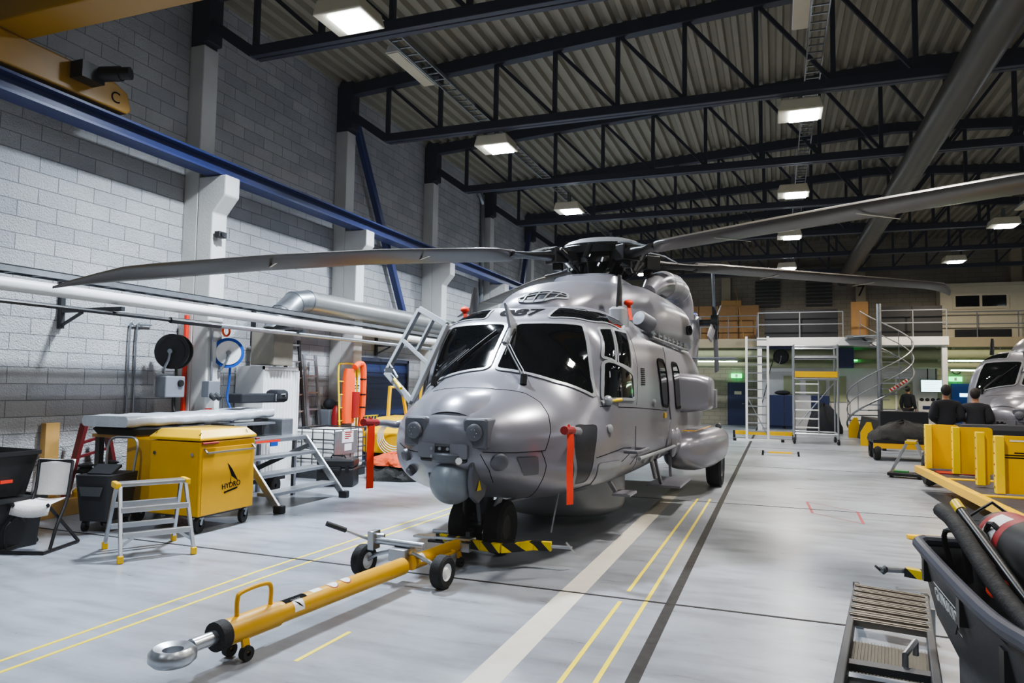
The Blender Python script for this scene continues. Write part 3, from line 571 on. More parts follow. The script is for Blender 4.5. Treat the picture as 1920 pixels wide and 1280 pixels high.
# main rotor
HUB = V((0, 4.5, 3.72)); RR = 7.8
b = MB(); b.cyl(HUB - V((0, 0, .4)), HUB + V((0, 0, .2)), .3); b.cyl(HUB - V((0, 0, .1)), HUB + V((0, 0, .05)), .5); b.build('rotor_hub', M['hub'], heli)
prof_ = [(.6, .0), (.62, .02), (.55, .07), (.4, .115), (.2, .14), (0, .145)]
b = MB(); b.lathe(prof_, HUB + V((0, .02, .22)), (0, -.08, 1), 36); b.build('rotor_dome', M['heli_l'], heli, sm=60)
MB().lathe([(.6, .015), (.645, -.02), (.62, -.13), (0, -.15)], HUB + V((0, .02, .22)), (0, -.08, 1), 36).build('dome_skirt', M['hub'], heli)
b = MB(); rr = random.Random(3)
for i in range(40):
    a = rr.uniform(0, 2 * PI); rd = rr.uniform(.3, .62); c = HUB + V((rd * math.cos(a), rd * math.sin(a), rr.uniform(-.32, .06))); b.cyl(c, c + V((rr.uniform(-.12, .12), rr.uniform(-.12, .12), rr.uniform(.05, .25))), rr.uniform(.03, .07), n=8)
for i in range(8):
    a = R(20 + 45 * i); b.tube([HUB + V((.28 * math.cos(a), .28 * math.sin(a), -.32)), HUB + V((.6 * math.cos(a + .3), .6 * math.sin(a + .3), .05))], .022, 6)
b.build('swashplate_linkage', M['hub'], heli)
for i in range(10):
    a = rr.uniform(0, 2 * PI); c = HUB + V((.55 * math.cos(a), .55 * math.sin(a), rr.uniform(-.2, .1))); MB().cyl(c, c + V((.02, .02, rr.uniform(.05, .1))), .018, n=8).build('hub_fitting', M['alu'], heli)
def blade(az, tipz, bend, twist=-6, k_=1.0, tipd=.14):
    t = bpy.data.objects.new('rotor_blade', None); COL.objects.link(t); t.parent = heli
    a = R(az); d = V((math.sin(a), math.cos(a), 0)); e = V((math.cos(a), -math.sin(a), 0))   # e: trailing direction, clockwise seen from above
    e = -e
    def at(r_): r_ = r_ * k_ if r_ > 1 else r_; s_ = (r_ - .6) / (RR * k_ - .6); return HUB + d * r_ + V((0, 0, -.0 + (tipz - HUB.z) * (bend * s_ + (1 - bend) * s_ * s_)))
    rings = []
    for r_, c_, th, sw in ((1.75, .1, .06, 0), (1.9, .17, .055, 0), (2.15, .25, .045, 0), (2.4, .27, .04, 0), (4, .27, .038, 0), (5.5, .27, .036, 0), (6.8, .26, .032, 0), (7.1, .24, .028, .01), (7.35, .17, .02, .06), (7.6, .09, .014, .14), (7.78, .02, .008, .24)):
        q = R(twist); ring = []
        for j in range(16):
            g = 2 * PI * j / 16; u_ = c_ * math.cos(g); w_ = th * math.sin(g) * (1.2 - .35 * math.cos(g)) * 1.1
            ring.append(at(r_) + e * (u_ * math.cos(q) + sw) + V((0, 0, w_ + u_ * math.sin(q) - (tipd * sw / .3 if r_ > 7.2 else 0))))
        rings.append(ring)
    MB().loft(rings).build('blade_skin', M['blade'], t, sm=60)
    rings = []
    for r_, c_, th in ((.95, .13, .1), (1.15, .12, .07), (1.5, .13, .05), (1.85, .24, .045)):
        rings.append([at(r_) + e * c_ * math.cos(g) + V((0, 0, th * math.sin(g))) for g in [2 * PI * j / 12 for j in range(12)]])
    MB().loft(rings).build('blade_root', M['hub'], t, sm=60)
    b = MB(); b.bar(at(.45), at(1.0), .2, .16); b.bar(at(.75) + V((0, 0, .0)), at(1.0), .3, .24); b.tube([at(.7) + e * .18 + V((0, 0, -.1)), at(.95) + e * .2 + V((0, 0, .08))], .04, 8); b.box(at(.85) + V((0, 0, -.15)), (.14, .14, .16)); b.build('blade_cuff', M['hub'], t, sm=0, bevel=.02)
    b = MB(); b.tube([at(.8) + e * -.12 + V((0, 0, .16)), at(1.1) + e * -.1 + V((0, 0, .13)), at(1.4) + V((0, 0, .05))], .018, 6); b.build('damper_rod', M['alu'], t)
    b = MB()
    for r_ in (3.3, 5.4): b.add([at(r_) + e * .32 + V((0, 0, -.06)), at(r_ + .03) + e * .32 + V((0, 0, -.06)), at(r_ + .03) - e * .2 + V((0, 0, -.06)), at(r_) - e * .2 + V((0, 0, -.06))], [(0, 1, 2, 3)])
    b.build('blade_mark', M['cream'], t, sm=0)
blade(49.5, 3.73, .3, -4); blade(138.5, 3.08, .9, -2); blade(217.5, 2.72, .5, 12, .955, .12); blade(318, 3.57, .3, -4)
# ---------------------------------------------------------------- left wall fittings
b = MB(); b.tube([(-7.55, YF, 2.63), (-7.55, 30, 2.7)], .075, 16); tag(b.build('white_pipe', M['white']), 'long white pipe running level along the left wall below the cable tray', 'pipe')
b = MB(); b.tube([(-7.55, YF, 2.47), (-7.55, 7.2, 2.47)], .024, 8); b.tube([(-7.55, 7.2, 2.47), (-7.55, 8.1, 2.47)], .04, 8); tag(b.build('dark_conduit', M['black']), 'thin dark conduit hung under the white pipe at its near end', 'conduit')
tag(MB().tube([(-7.55, 8.1, 2.47), (-7.55, 28, 2.55)], .035, 10).build('galvanised_pipe', M['galv']), 'thin galvanised pipe under the white pipe beyond the blue hose reel', 'pipe')
t = thing('cable_tray', 'galvanised cable tray with black cables above the white pipe', 'cable tray', (0, 0, 0))
b = MB(); b.b2((-7.72, YF, 2.78), (-7.7, 30, 2.84)); b.b2((-7.5, YF, 2.78), (-7.48, 30, 2.84)); [b.b2((-7.7, -6 + .3 * i, 2.785), (-7.5, -5.97 + .3 * i, 2.8)) for i in range(118)]; b.build('tray', M['galv'], t, sm=0)
b = MB(); [b.tube([(-7.66 + .05 * i, YF, 2.83 + .01 * (i % 2)), (-7.66 + .05 * i, 29.8, 2.83 + .01 * (i % 2))], .018, 6) for i in range(4)]; b.build('cables', M['black'], t)
def make_bracket():
    t = thing('pipe_bracket', 'steel pipe bracket', 'bracket', (0, 0, 0)); b = MB(); b.b2((XL, -.03, 2.3), (XL + .06, .03, 2.95)); b.build('wall_plate', M['dgrey'], t, sm=0)
    b = MB(); b.b2((XL + .06, -.025, 2.5), (-7.42, .025, 2.55)); b.bar((XL + .05, 0, 2.34), (-8.1, 0, 2.5), .03, .03); b.build('arm', M['dgrey'], t, sm=0); return t
br = make_bracket(); first = True
for y, w_ in ((6.36, 'left of the two hose reels'), (9.87, 'between the blue reel and the white cabinet'), (13.9, 'above the blue roller door'), (17.8, 'hidden behind the open cockpit door')):
    lab = 'dark steel bracket on left wall holding pipes, ' + w_
    if first: br.location.y = y; br['label'] = lab; br['group'] = 'pipe brackets'; first = False
    else: dup(br, (0, y, 0), None, lab, 'pipe brackets')
# spiral duct with elbow and drop
t = thing('ventilation_duct', 'large spiral galvanised duct with elbow running along left wall', 'duct', (0, 0, 0))
b = MB(); N = 120; pts = [(-8.0, 10.7 + (19.5 - 10.7) * i / N, 3.14) for i in range(N + 1)]; b.tube(pts, [.2 + (.006 if i % 2 else 0) for i in range(N + 1)], 22); b.build('straight_duct', M['duct'], t, sm=80)
b = MB(); b.tube([(-8.0, 10.7, 3.14), (-8.0, 10.35, 3.08), (-8.0, 10.05, 2.85), (-8.0, 9.85, 2.5)], .205, 22); [b.tube([p, V(p) + V(d) * .02], .213, 22) for p, d in (((-8, 10.7, 3.14), (0, -1, 0)), ((-8, 10.35, 3.08), (0, -.85, -.4)), ((-8, 10.05, 2.85), (0, -.7, -.7)))]; b.build('elbow', M['galv'], t, sm=25)
MB().b2((-8.25, 9.58, 1.95), (-7.78, 10.08, 2.55)).build('drop_duct', M['brownd'], t, sm=0, bevel=.01)
# wall bracing, downpipe, small conduits
for p, q, w_ in (((-8.3, 12.55, 7.2), (-8.3, 15.15, 2.7), 'slanting across the wall above the blue roller door'), ((-8.3, 23.8, 7.2), (-8.3, 22.6, 3.5), 'far along the wall left of the rotor head')):
    tag(MB().bar(p, q, .14, .14, (1, 0, 0)).build('diagonal_brace', M['steel_blue'], sm=0, bevel=.01), 'dark blue steel brace ' + w_, 'brace', 'wall braces')
tag(MB().tube(smooth([(-8.43, 19.4, 7.5), (-8.43, 19.6, 7.42), (-8.43, 19.75, 7.25), (-8.43, 19.8, 6.9), (-8.43, 19.8, 0.0)], 5), .07, 10).build('downpipe', M['galv']), 'grey rainwater downpipe on the left wall behind the open cockpit door', 'pipe')
for k, (y, w_) in enumerate(((7.38, 'left one'), (7.49, 'right one'))):
    tag(MB().tube(smooth([(-8.46, y + .25, 2.46), (-8.46, y + .06, 2.44), (-8.46, y, 2.36), (-8.46, y, 1.2)], 4), .013, 8).build('wall_conduit', M['galv']), 'thin steel conduit going down the block wall, ' + w_ + ' of the pair', 'conduit', 'paired wall conduits')
    b = MB(); b.cyl((-8.5, y, 1.18), (-8.4, y, 1.18), .035); b.cyl((-8.43, y - .06, 1.2), (-8.43, y + .06, 1.2), .012); tag(b.build('pipe_valve', M['chrome']), 'small chrome valve at the foot of a thin conduit, ' + w_, 'valve', 'conduit valves')
t = thing('security_camera', 'small grey camera on the column above the hose reels', 'camera', (-7.9, 8.35, 3.87)); MB().box((.06, 0, 0), (.1, .16, .09)).build('body', M['dgrey'], t, sm=0, bevel=.01); MB().cyl((.1, -.03, 0), (.14, -.03, 0), .03).build('lens', M['black'], t); MB().cyl((-.02, 0, .0), (.02, 0, 0), .04).build('mount', M['galv'], t)
def reel(name, label, loc, ax, r_, mside, mface, hose):
    t = thing(name, label, 'hose reel', loc); ax = V(ax).normalized()
    MB().lathe([(.03, -.07), (r_, -.07), (r_, -.05), (r_ * .86, -.045), (r_ * .86, .045), (r_, .05), (r_, .07), (.03, .07)], (0, 0, 0), ax, 32).build('drum', mside, t)
    MB().lathe([(.0, .085), (r_ * .78, .082), (r_ * .8, .07)], (0, 0, 0), ax, 32).build('face_plate', mface, t)
    b = MB(); sd = ax.cross(V((0, 0, 1))).normalized(); b.tube([ax * .1, ax * .1 + sd * .02 - V((0, 0, r_ * .5)), ax * .1 + sd * .1 - V((0, 0, r_ * 1.15)), sd * .14 - V((0, 0, r_ * 1.2))], .018, 8); b.cyl(ax * .08, ax * .12, .035); b.build('bracket', M['galv'], t)
    MB().tube(smooth([V(p) for p in hose], 6), .017, 8).build('hose', mside, t)
reel('hose_reel', 'black hose reel on the left side of the white column', (-8.06, 7.78, 2.08), (.35, -1, 0), .25, M['plast'], M['board'], [(.0, .05, -.2), (.05, .02, -.45), (.02, .0, -.7), (.05, 0, -.85)])
reel('hose_reel', 'blue hose reel with pale face on the right side of the column', (-7.86, 8.62, 2.1), (.75, -.65, 0), .23, M['blue2'], M['white'], [(.03, .03, -.2), (-.0, .05, -.45), (-.02, .05, -.7), (.05, .1, -.95), (.0, .1, -1.1)])
tag(MB().tube([(-8.3, 8.225, 2.65), (-8.3, 8.225, 0)], .034, 8).build('red_hose', M['redlens']), 'red hose running down the column behind the black reel', 'hose')
t = thing('switch_box', 'grey electric switch box with black dial left of the column', 'switch box', (-8.02, 7.7, 1.58)); MB().box((0, 0, 0), (.2, .34, .3)).build('case', M['grey'], t, sm=0, bevel=.015); MB().lathe([(0, .03), (.045, .03), (.05, 0)], (.1, .08, .05), (1, 0, 0)).build('dial', M['black'], t); MB().tube(smooth([(0, .1, -.15), (0, .1, -.4), (.05, .08, -.55), (.0, .02, -.5)], 5), .014, 6).build('cable', M['black'], t); MB().bar((-.2, .0, 0), (-.1, 0, 0), .2, .2).build('bracket', M['conc'], t, sm=0)
t = thing('junction_box', 'pale junction box with sockets on the front of the column', 'junction box', (-7.86, 8.3, 1.55)); MB().box((0, 0, 0), (.14, .22, .24)).build('case', M['grey'], t, sm=0, bevel=.01); b = MB(); [b.cyl((.05, -.06 + .1 * i, -.08), (.14, -.06 + .1 * i, -.14), .04, n=10) for i in range(2)]; b.build('socket', M['dgrey'], t); MB().tube([(0, 0, .12), (-.02, 0, .9)], .02, 8).build('conduit', M['galv'], t)
t = thing('warning_sign', 'small orange warning sign low on the column front', 'sign', (-7.915, 8.33, 1.2)); MB().box((0, 0, 0), (.006, .13, .13)).build('plate', M['redlens'], t, sm=0); MB().prism([(.045 * math.cos(R(a)), .045 * math.sin(R(a)) - .02) for a in range(0, 181, 20)], .003, .006, lambda u_, v_, h: (h, u_, v_)).build('emblem', M['yel2'], t, sm=0)
tag(MB().tube(circle((-7.75, 8.45, 2.42), .07, 'x', 20), .016, 6, closed=True).build('orange_cord_loop', M['orange']), 'small loop of orange cord hanging from the pipe by the column', 'cord')
# blue roller door
b = MB()
for i in range(18): b.b2((XL + .02, 13.0, .12 * i), (XL + (.05 if i % 2 else .065), 15.25, .12 * i + .12))
struct(b.build('door_1', M['blue'], sm=0)); b = MB(); b.b2((XL, 12.93, 0), (XL + .1, 13.0, 2.22)); b.b2((XL, 15.25, 0), (XL + .1, 15.32, 2.22)); b.b2((XL, 12.93, 2.16), (XL + .1, 15.32, 2.24)); struct(b.build('trim_1', M['steel_dark'], sm=0))
# overhead crane
t = thing('overhead_crane', 'yellow overhead travelling crane at the upper left corner', 'crane', (0, 0, 0))
MB().b2((-8.05, 4.9, 5.44), (14, 5.3, 5.9)).build('bridge_girder', M['crane_y'], t, sm=0, bevel=.02)
b = MB(); b.b2((-8.05, 2.6, 5.07), (-7.8, 6.35, 5.44)); b.prism([(6.35, 5.07), (6.6, 5.07), (6.66, 5.13), (6.6, 5.34), (6.35, 5.44)], -8.05, -7.8, lambda u_, v_, h: (h, u_, v_)); b.build('end_carriage', M['crane_y'], t, sm=0, bevel=.02)
b = MB(); b.cyl((-7.82, 6.0, 5.34), (-7.4, 6.15, 5.36), .09); b.cyl((-7.45, 6.13, 5.36), (-7.3, 6.2, 5.37), .075); b.box((-7.7, 5.95, 5.32), (.2, .3, .2)); b.build('drive_motor', M['black'], t)
text('C', .2, M['ink'], 'lettering', t, face_M((-7.797, 6.42, 5.22), (0, 1, 0), (0, 0, 1)))
# ---------------------------------------------------------------- left floor equipment
def caster(b_rub, b_met, x, y, r_=.075, top=.15):
    b_rub.lathe([(.3 * r_, -.02), (r_, -.02), (r_, .02), (.3 * r_, .02)], (x, y, r_), (1, .25, 0), 18); b_met.box((x, y, r_ + .02), (.075, .03, .03)); b_met.bar((x + .032, y, r_), (x + .032, y + .02, top), .006, .03); b_met.bar((x - .032, y, r_), (x - .032, y + .02, top), .006, .03); b_met.cyl((x, y + .02, top - .02), (x, y + .02, top), .04)
def add_casters(t, pts, r_=.075, top=.15):
    for x, y in pts:
        w_ = bpy.data.objects.new('caster', None); COL.objects.link(w_); w_.parent = t; br_, bm_ = MB(), MB(); caster(br_, bm_, x, y, r_, top); br_.build('wheel', M['rubber'], w_); bm_.build('fork', M['galv'], w_)
t = thing('yellow_cabinet_trolley', 'yellow hydraulic service cabinet on castors with sloped lid behind the step stool', 'cabinet', (-6.24, 6.53, 0))
MB().b2((-.36, -.43, .19), (.36, .43, 1.0)).build('body', M['ochre'], t, sm=0, bevel=.012); MB().b2((-.98, -.2, .17), (-.365, .4, .98)).build('side_cabinet', M['ochre'], t, sm=0, bevel=.012)
MB().loft([[(x_, y_, z_) for x_, y_ in ((-w_, -l_), (w_, -l_), (w_, l_), (-w_, l_))] for z_, w_, l_ in ((1.01, .375, .445), (1.04, .375, .445), (1.13, .29, .36))]).build('lid', M['yel'], t, sm=0, bevel=.01)
d_ = MB().b2((-.33, -.436, .2), (.33, -.43, .97)).build('door', M['ochre'], t, sm=0, bevel=.006); b = MB(); [b.cyl((x, -.436, .86), (x, -.448, .86), .02) for x in (-.28, .26)]; b.build('lock', M['chrome'], d_)
s_ = MB().b2((.36, -.4, .2), (.366, .4, .93)).build('side_panel', M['ochre'], t, sm=0, bevel=.006)
b = MB(); b.bar((.41, -.38, .88), (.41, .38, .88), .02, .02); b.bar((.36, -.38, .93), (.41, -.38, .88), .015, .015); b.bar((.36, .38, .93), (.41, .38, .88), .015, .015); b.build('towel_bar', M['brownd'], t, sm=0); MB().cyl((.385, -.43, .985), (.385, -.2, .985), .012).build('latch', M['red'], t)
MB().cyl((.36, .44, .985), (.36, .5, .985), .012).build('latch', M['red'], t)
b = MB(); b.prism([(-.02, .74), (.015, .71), (.06, .66), (.16, .52), (.05, .585), (-.02, .74)], .3665, .3685, lambda u_, v_, h: (h, u_, v_)); b.prism([(-.06, .4), (.15, .435), (.15, .455), (-.06, .42)], .3665, .3685, lambda u_, v_, h: (h, u_, v_)); b.prism([(.03, .5), (.045, .5), (.04, .6)], .3665, .3685, lambda u_, v_, h: (h, u_, v_)); b.build('emblem', M['ink'], s_, sm=0)
text('HYDRO', .085, M['ink'], 'lettering', s_, face_M((.368, .05, .485), (0, 1, .08), (0, -.15, 1)))
for x, y in ((-.3, -.452), (.33, -.452), (.34, .3)): text('1' if x < 0 else '2', .05, M['ink'], 'lettering', [c for c in kids(t) if c.name.startswith('lid')][0], face_M((x, -.41, 1.085) if y < 0 else (.345, y, 1.085), (1, 0, 0) if y < 0 else (0, 1, 0), (0, .7, .7) if y < 0 else (-.7, 0, .7)))
add_casters(t, [(.28, -.33), (.28, .36), (-.85, -.1), (-.85, .33)], .09, .17)
MB().b2((-.3, -.35, .165), (.3, .35, .19)).build('underframe', M['steel_dark'], t, sm=0)
def step_stool(label, loc, rz, L=.66, h=.69, steps=(.23, .45), dp=.36):
    t = thing('step_stool', label, 'step stool', loc, rz); t0_ = .09
    MB().box((0, 0, h - .02), (L - .06, t0_ * 2, .035)).build('top_step', M['alu'], t, sm=0, bevel=.006)
    for sx in (-1, 1): MB().box((sx * (L / 2 - .02), 0, h - .025), (.05, t0_ * 2 + .03, .06)).build('end_cap', M['yel'], t, sm=0, bevel=.012)
    for sx in (-1, 1):
        for sy in (-1, 1):
            l = MB().bar((sx * (L / 2 - .04), sy * (t0_ - .01), h - .04), (sx * (L / 2 - .015), sy * dp, .05), .045, .03, (1, 0, 0)).build('leg', M['alu'], t, sm=0, bevel=.004)
            MB().box((sx * (L / 2 - .014), sy * dp, .035), (.05, .055, .07)).build('foot_cap', M['yel'], l, sm=0, bevel=.008)
    for z in steps:
        y_ = dp - (dp - t0_) * (z / h)
        for sy in (-1, 1): MB().box((0, sy * y_, z), (L - .07, .06 if sy < 0 else .05, .05)).build('step', M['alu'], t, sm=0, bevel=.005)
    for sx in (-1, 1): MB().bar((sx * (L / 2 - .03), -.3, .14), (sx * (L / 2 - .14), -.3, .22), .025, .006, (0, 1, 0)).build('brace', M['alu'], t, sm=0)
    return t
step_stool('aluminium step stool with yellow corner caps in front of the yellow cabinet', (-5.75, 5.35, 0), R(60))
# tow bar
A0, A1 = V((-3.07, 3.42, .18)), V((-2.8, 6.12, .175))
t = thing('tow_bar', 'long yellow aircraft tow bar on two black wheels leading to the nose gear', 'tow bar', (-3.0, 5.0, 0)); O = V((-3.0, 5.0, 0)); a0, a1 = A0 - O, A1 - O; dr = (a1 - a0).normalized(); sd = dr.cross(V((0, 0, 1))).normalized(); up_ = sd.cross(dr)
MB().cyl(a0, a0 + dr * .42, .078, n=26).build('head_tube', M['ochre'], t); MB().cyl(a0 + dr * .42, a0 + dr * 1.83, .068, n=26).build('front_tube', M['ochre'], t); MB().cyl(a0 + dr * 1.95, a1, .06, n=26).build('rear_tube', M['ochre'], t)
b = MB(); b.cyl(a0 - dr * .06, a0 + dr * .01, .085); b.build('rubber_collar', M['rubber'], t)
b = MB(); b.cyl(a0 - dr * .22, a0, .04); c = a0 - dr * .34 - V((0, 0, .01)); b.lathe([(.055, -.03), (.1, -.045), (.125, -.02), (.125, .02), (.1, .045), (.055, .03), (.055, -.03)], c, up_, 30); b.build('towing_eye', M['alu'], t, sm=50)
h0 = a0 + dr * .1 + up_ * .07; MB().tube(smooth([h0, h0 + up_ * .1, h0 + up_ * .14 + dr * .03, h0 + up_ * .15 + dr * .2, h0 + up_ * .12 + dr * .27, h0 + dr * .27], 5), .014, 10).build('carry_handle', M['ochre'], t)
h1 = a0 + dr * 2.25 + sd * .06; MB().tube(smooth([h1, h1 + sd * .05 + dr * .03, h1 + sd * .05 + dr * .22, h1 + dr * .26], 5), .012, 8).build('side_handle', M['ochre'], t)
for k in (-1, 1):
    w_ = bpy.data.objects.new('road_wheel', None); COL.objects.link(w_); w_.parent = t; c = V((-2.98, 5.4, .136)) - O + sd * .4 * k
    MB().lathe([(.07, -.045), (.115, -.055), (.134, -.038), (.136, 0), (.134, .038), (.115, .055), (.07, .045)], c, sd, 26).build('tyre', M['rubber'], w_)
    MB().lathe([(.0, -.03), (.03, -.05), (.045, -.03), (.066, -.04), (.071, -.045), (.071, .045), (.066, .04), (.045, .03), (.03, .05), (0, .05)], c, sd, 22).build('rim', M['white'], w_)
    MB().tube([c - sd * .03 * k, c - sd * .12 * k + V((0, 0, .06)), V((-2.98, 5.4, .25)) - O + sd * .1 * k], .018, 8).build('crank_axle', M['alu'], t)
ax_ = V((-2.98, 5.4, .26)) - O
b = MB(); b.cyl(ax_ - sd * .34 + V((0, 0, .06)), ax_ + sd * .22 + V((0, 0, .06)), .03); b.box(ax_ - V((0, 0, .02)), (.16, .2, .1)); b.box(ax_ - sd * .3 + V((0, 0, .06)), (.06, .12, .16)); b.cyl(ax_ - sd * .28 + V((0, 0, .1)), ax_ - sd * .2 + dr * .02 + V((0, 0, .1)), .02); b.build('lifting_mechanism', M['alu'], t, sm=30, bevel=.006)
pl = MB().cyl(ax_ - sd * .3 + V((0, 0, .05)), ax_ - sd * .5 - dr * .33 + V((0, 0, .22)), .013).build('pump_lever', M['alu'], t); MB().cyl(ax_ - sd * .43 - dr * .22 + V((0, 0, .165)), ax_ - sd * .52 - dr * .36 + V((0, 0, .235)), .022).build('grip', M['dgrey'], pl)
for base, k in ((a0 + dr * .12, 1), (a1 - dr * .06, 1)):
    for s_ in (-1, 1):
        w_ = bpy.data.objects.new('jockey_wheel', None); COL.objects.link(w_); w_.parent = t; c = V((base.x, base.y, .046)) + sd * .07 * s_
        MB().lathe([(.015, -.02), (.042, -.022), (.046, 0), (.042, .022), (.015, .02)], c, sd, 18).build('wheel', M['rubber'], w_); b = MB(); b.bar(c, (base.x + sd.x * .05 * s_, base.y + sd.y * .05 * s_, .14), .05, .02); b.build('fork', M['ochre'] if base is not a1 else M['alu'], w_, sm=0)
def on_tube(name, s_, ang, r_, shape, m, ext=.0012):
    """sticker wrapped on the bar"""
    n_ = up_ * math.cos(ang) + sd * math.sin(ang); g_ = n_.cross(dr); vs = []; fs = []; P = []
    for i, (x0, y0) in enumerate(shape):
        x1, y1 = shape[(i + 1) % len(shape)]; P += [(x0 + (x1 - x0) * k / 4, y0 + (y1 - y0) * k / 4) for k in range(4)]
    N_ = len(P)
    for sc_ in (1, .8, .6, .4, .2, .02):
        for u_, v_ in P: an = v_ * sc_ / r_; q = n_ * math.cos(an) + g_ * math.sin(an); vs.append(a0 + dr * (s_ + u_ * sc_) + q * (r_ + ext))
    for j in range(5): fs += [(j * N_ + i, j * N_ + (i + 1) % N_, (j + 1) * N_ + (i + 1) % N_, (j + 1) * N_ + i) for i in range(N_)]
    return MB().add(vs, fs).build(name, m, t, sm=60)
rect = lambda w_, h_: [(-w_ / 2, -h_ / 2), (w_ / 2, -h_ / 2), (w_ / 2, h_ / 2), (-w_ / 2, h_ / 2)]
circ = lambda q: [(q * math.cos(2 * PI * i / 24), q * math.sin(2 * PI * i / 24)) for i in range(24)]
for s_ in (.95, 1.09): on_tube('round_sticker', s_, .1, .068, circ(.048), M['red']); on_tube('round_sticker_face', s_, .1, .068, circ(.042), M['white'], .002)
on_tube('data_plate', .57, .1, .068, rect(.2, .06), M['ink']); on_tube('white_sticker', .78, .1, .068, rect(.09, .05), M['white'])
on_tube('maker_sticker', .57, 1.0, .068, rect(.09, .09), M['white']); on_tube('maker_emblem', .57, 1.0, .068, [(-.03, .03), (.0, .01), (.035, -.03), (.0, -.01)], M['ink'], .002)
on_tube('maker_sticker', 2.05, .9, .06, rect(.08, .08), M['white']); on_tube('maker_emblem', 2.05, .9, .06, [(-.025, .025), (.0, .01), (.03, -.025), (.0, -.01)], M['ink'], .002)
b = MB(); hz = .2
PQ = [(-.17, 1.25), (.35, 1.1), (.55, 1.08), (.68, 1.2), (.78, 1.32), (.95, 1.34)]
for (x0, y0), (x1, y1) in zip(PQ, PQ[1:]): b.bar((x0 + .1, y0, hz), (x1 + .1, y1, hz), .05, .08)
b.build('striped_frame', M['hazard'], t, sm=0); MB().bar((-.3 , 1.25, hz + .0), (.35, 1.14, hz + .04), .1, .02).build('edge_strip', M['alu'], t, sm=0); MB().box((.22, 1.12, hz - .03), (.24, .1, .08)).build('clamp_block', M['alu'], t, sm=0); MB().cyl((1.05, 1.34, hz), (1.24, 1.36, hz), .016).cyl((1.2, 1.3, hz + .06), (1.26, 1.4, hz - .06), .009).build('locking_pin', M['alu'], t); MB().cyl((-.25, 1.52, hz), (-.05, 1.5, hz), .02).box((.05, 1.5, hz), (.25, .07, .06)).build('locking_pin', M['alu'], t, sm=30)
MB().box((.1, 1.45, hz - .03), (.5, .5, .02)).build('head_plate', M['black'], t, sm=0)
# pitot covers with red streamers (rest on the aircraft)
def W(x, y, z): return V((-2.77 + x * math.cos(HA) - y * math.sin(HA), 6.67 + x * math.sin(HA) + y * math.cos(HA), z))
for k, w_ in ((1, 'on the right of the helicopter nose'), (-1, 'on the left of the helicopter nose')):
    p = W(1.04 * k, -.38, 1.272); q = W(1.04 * k, -.62, 1.285); t = thing('pitot_cover', 'red pitot tube cover with long orange streamer ' + w_, 'cover', p); MB().tube([V((0, 0, 0)) + (p - p), q - p], .038, 10).build('sleeve', M['red'], t)
    b = MB(); hl = .62; n_ = V((.8, -.6, 0)); u_ = V((.55, .83, 0)); o_ = (q - p) * .5; b.add([o_ + u_ * (.04 * e) + V((0, 0, -.03 - hl * i / 8)) + n_ * (.03 + .006 * math.sin(i * 1.1)) for i in range(9) for e in (-1, 1)], [(2 * i, 2 * i + 1, 2 * i + 3, 2 * i + 2) for i in range(8)]); b.build('streamer', M['flag'], t, sm=60)
    MB().tube([o_, o_ + V((0, 0, .05)), o_ + V((.03, .03, -.04))], .012, 6).build('cord', M['redlens'], t)
for loc, w_ in ((W(1.0, 2.05, 2.72), 'beside the right blade aerial'), (W(-.96, 1.45, 2.62), 'beside the left blade aerial')):
    t = thing('red_plug', 'small red cover tag on the cockpit roof ' + w_, 'cover', loc); MB().sphere((0, 0, 0), .05, 12, 8, (1.2, 1, .8)).build('cap', M['redlens'], t); MB().bar((.0, 0, -.02), (.04, -.04, -.22), .05, .006).build('tag', M['redlens'], t, sm=0)
# folding seat and bins at the left edge
t = thing('folding_seat', 'black tube folding seat with white cloth back by the dark bins', 'chair', (-6.8, 5.02, 0), R(20)); t.scale = (.85, .9, .95); b = MB(); r_ = .018
b.tube(smooth([(-.25, -.2, .02), (-.25, -.2, .25), (-.15, .05, .5), (-.2, .2, .88)], 4), r_, 8); b.tube(smooth([(.25, -.2, .02), (.25, -.1, .25), (.25, .05, .5), (.2, .2, .88)], 4), r_, 8); b.tube([(-.2, .2, .88), (.2, .2, .88)], r_, 8); b.tube([(-.25, .3, .02), (-.25, -.3, .02), (.25, -.3, .02), (.25, .3, .02)], r_, 8); b.tube([(.25, .3, .02), (.2, -.2, .48)], r_, 8); b.tube([(-.25, .3, .02), (-.2, -.2, .48)], r_, 8); b.build('frame', M['black'], t)
def sheet(pts, name, m, par, th=.006):
    n_ = len(pts[0]); b = MB(); b.add([p for r_ in pts for p in r_], [(i * n_ + k, i * n_ + k + 1, (i + 1) * n_ + k + 1, (i + 1) * n_ + k) for i in range(len(pts) - 1) for k in range(n_ - 1)]); o = b.build(name, m, par, sm=80); s_ = o.modifiers.new('s', 'SOLIDIFY'); s_.thickness = th; return o
sheet([[(-.22 + .44 * k / 8, .22 - .12 * i / 8 - .03 * math.sin(PI * k / 8), .9 - .36 * i / 8) for k in range(9)] for i in range(9)], 'back_cloth', M['fabric'], t)
sheet([[(-.22 + .44 * k / 8, .12 - .34 * i / 8, .52 - .03 * math.sin(PI * k / 8) - .04 * i / 8 - (.1 if i == 8 else 0)) for k in range(9)] for i in range(9)], 'seat_cloth', M['fabric'], t)
t = thing('storage_crate', 'black plastic crate with yellow label at the left edge, under a larger bin', 'crate', (-7.3, 4.75, 0)); b = MB(); b.loft([[(x_, y_, z_) for x_, y_ in rrect(w_, l_, .04, 3)] for z_, w_, l_ in ((0, .62, .78), (.46, .68, .84), (.46, .73, .89), (.5, .73, .89), (.5, .66, .82), (.48, .66, .82))]); b.build('body', M['plast'], t); MB().box((.15, -.4, .3), (.16, .03, .1)).build('label', M['yel2'], t, sm=0)
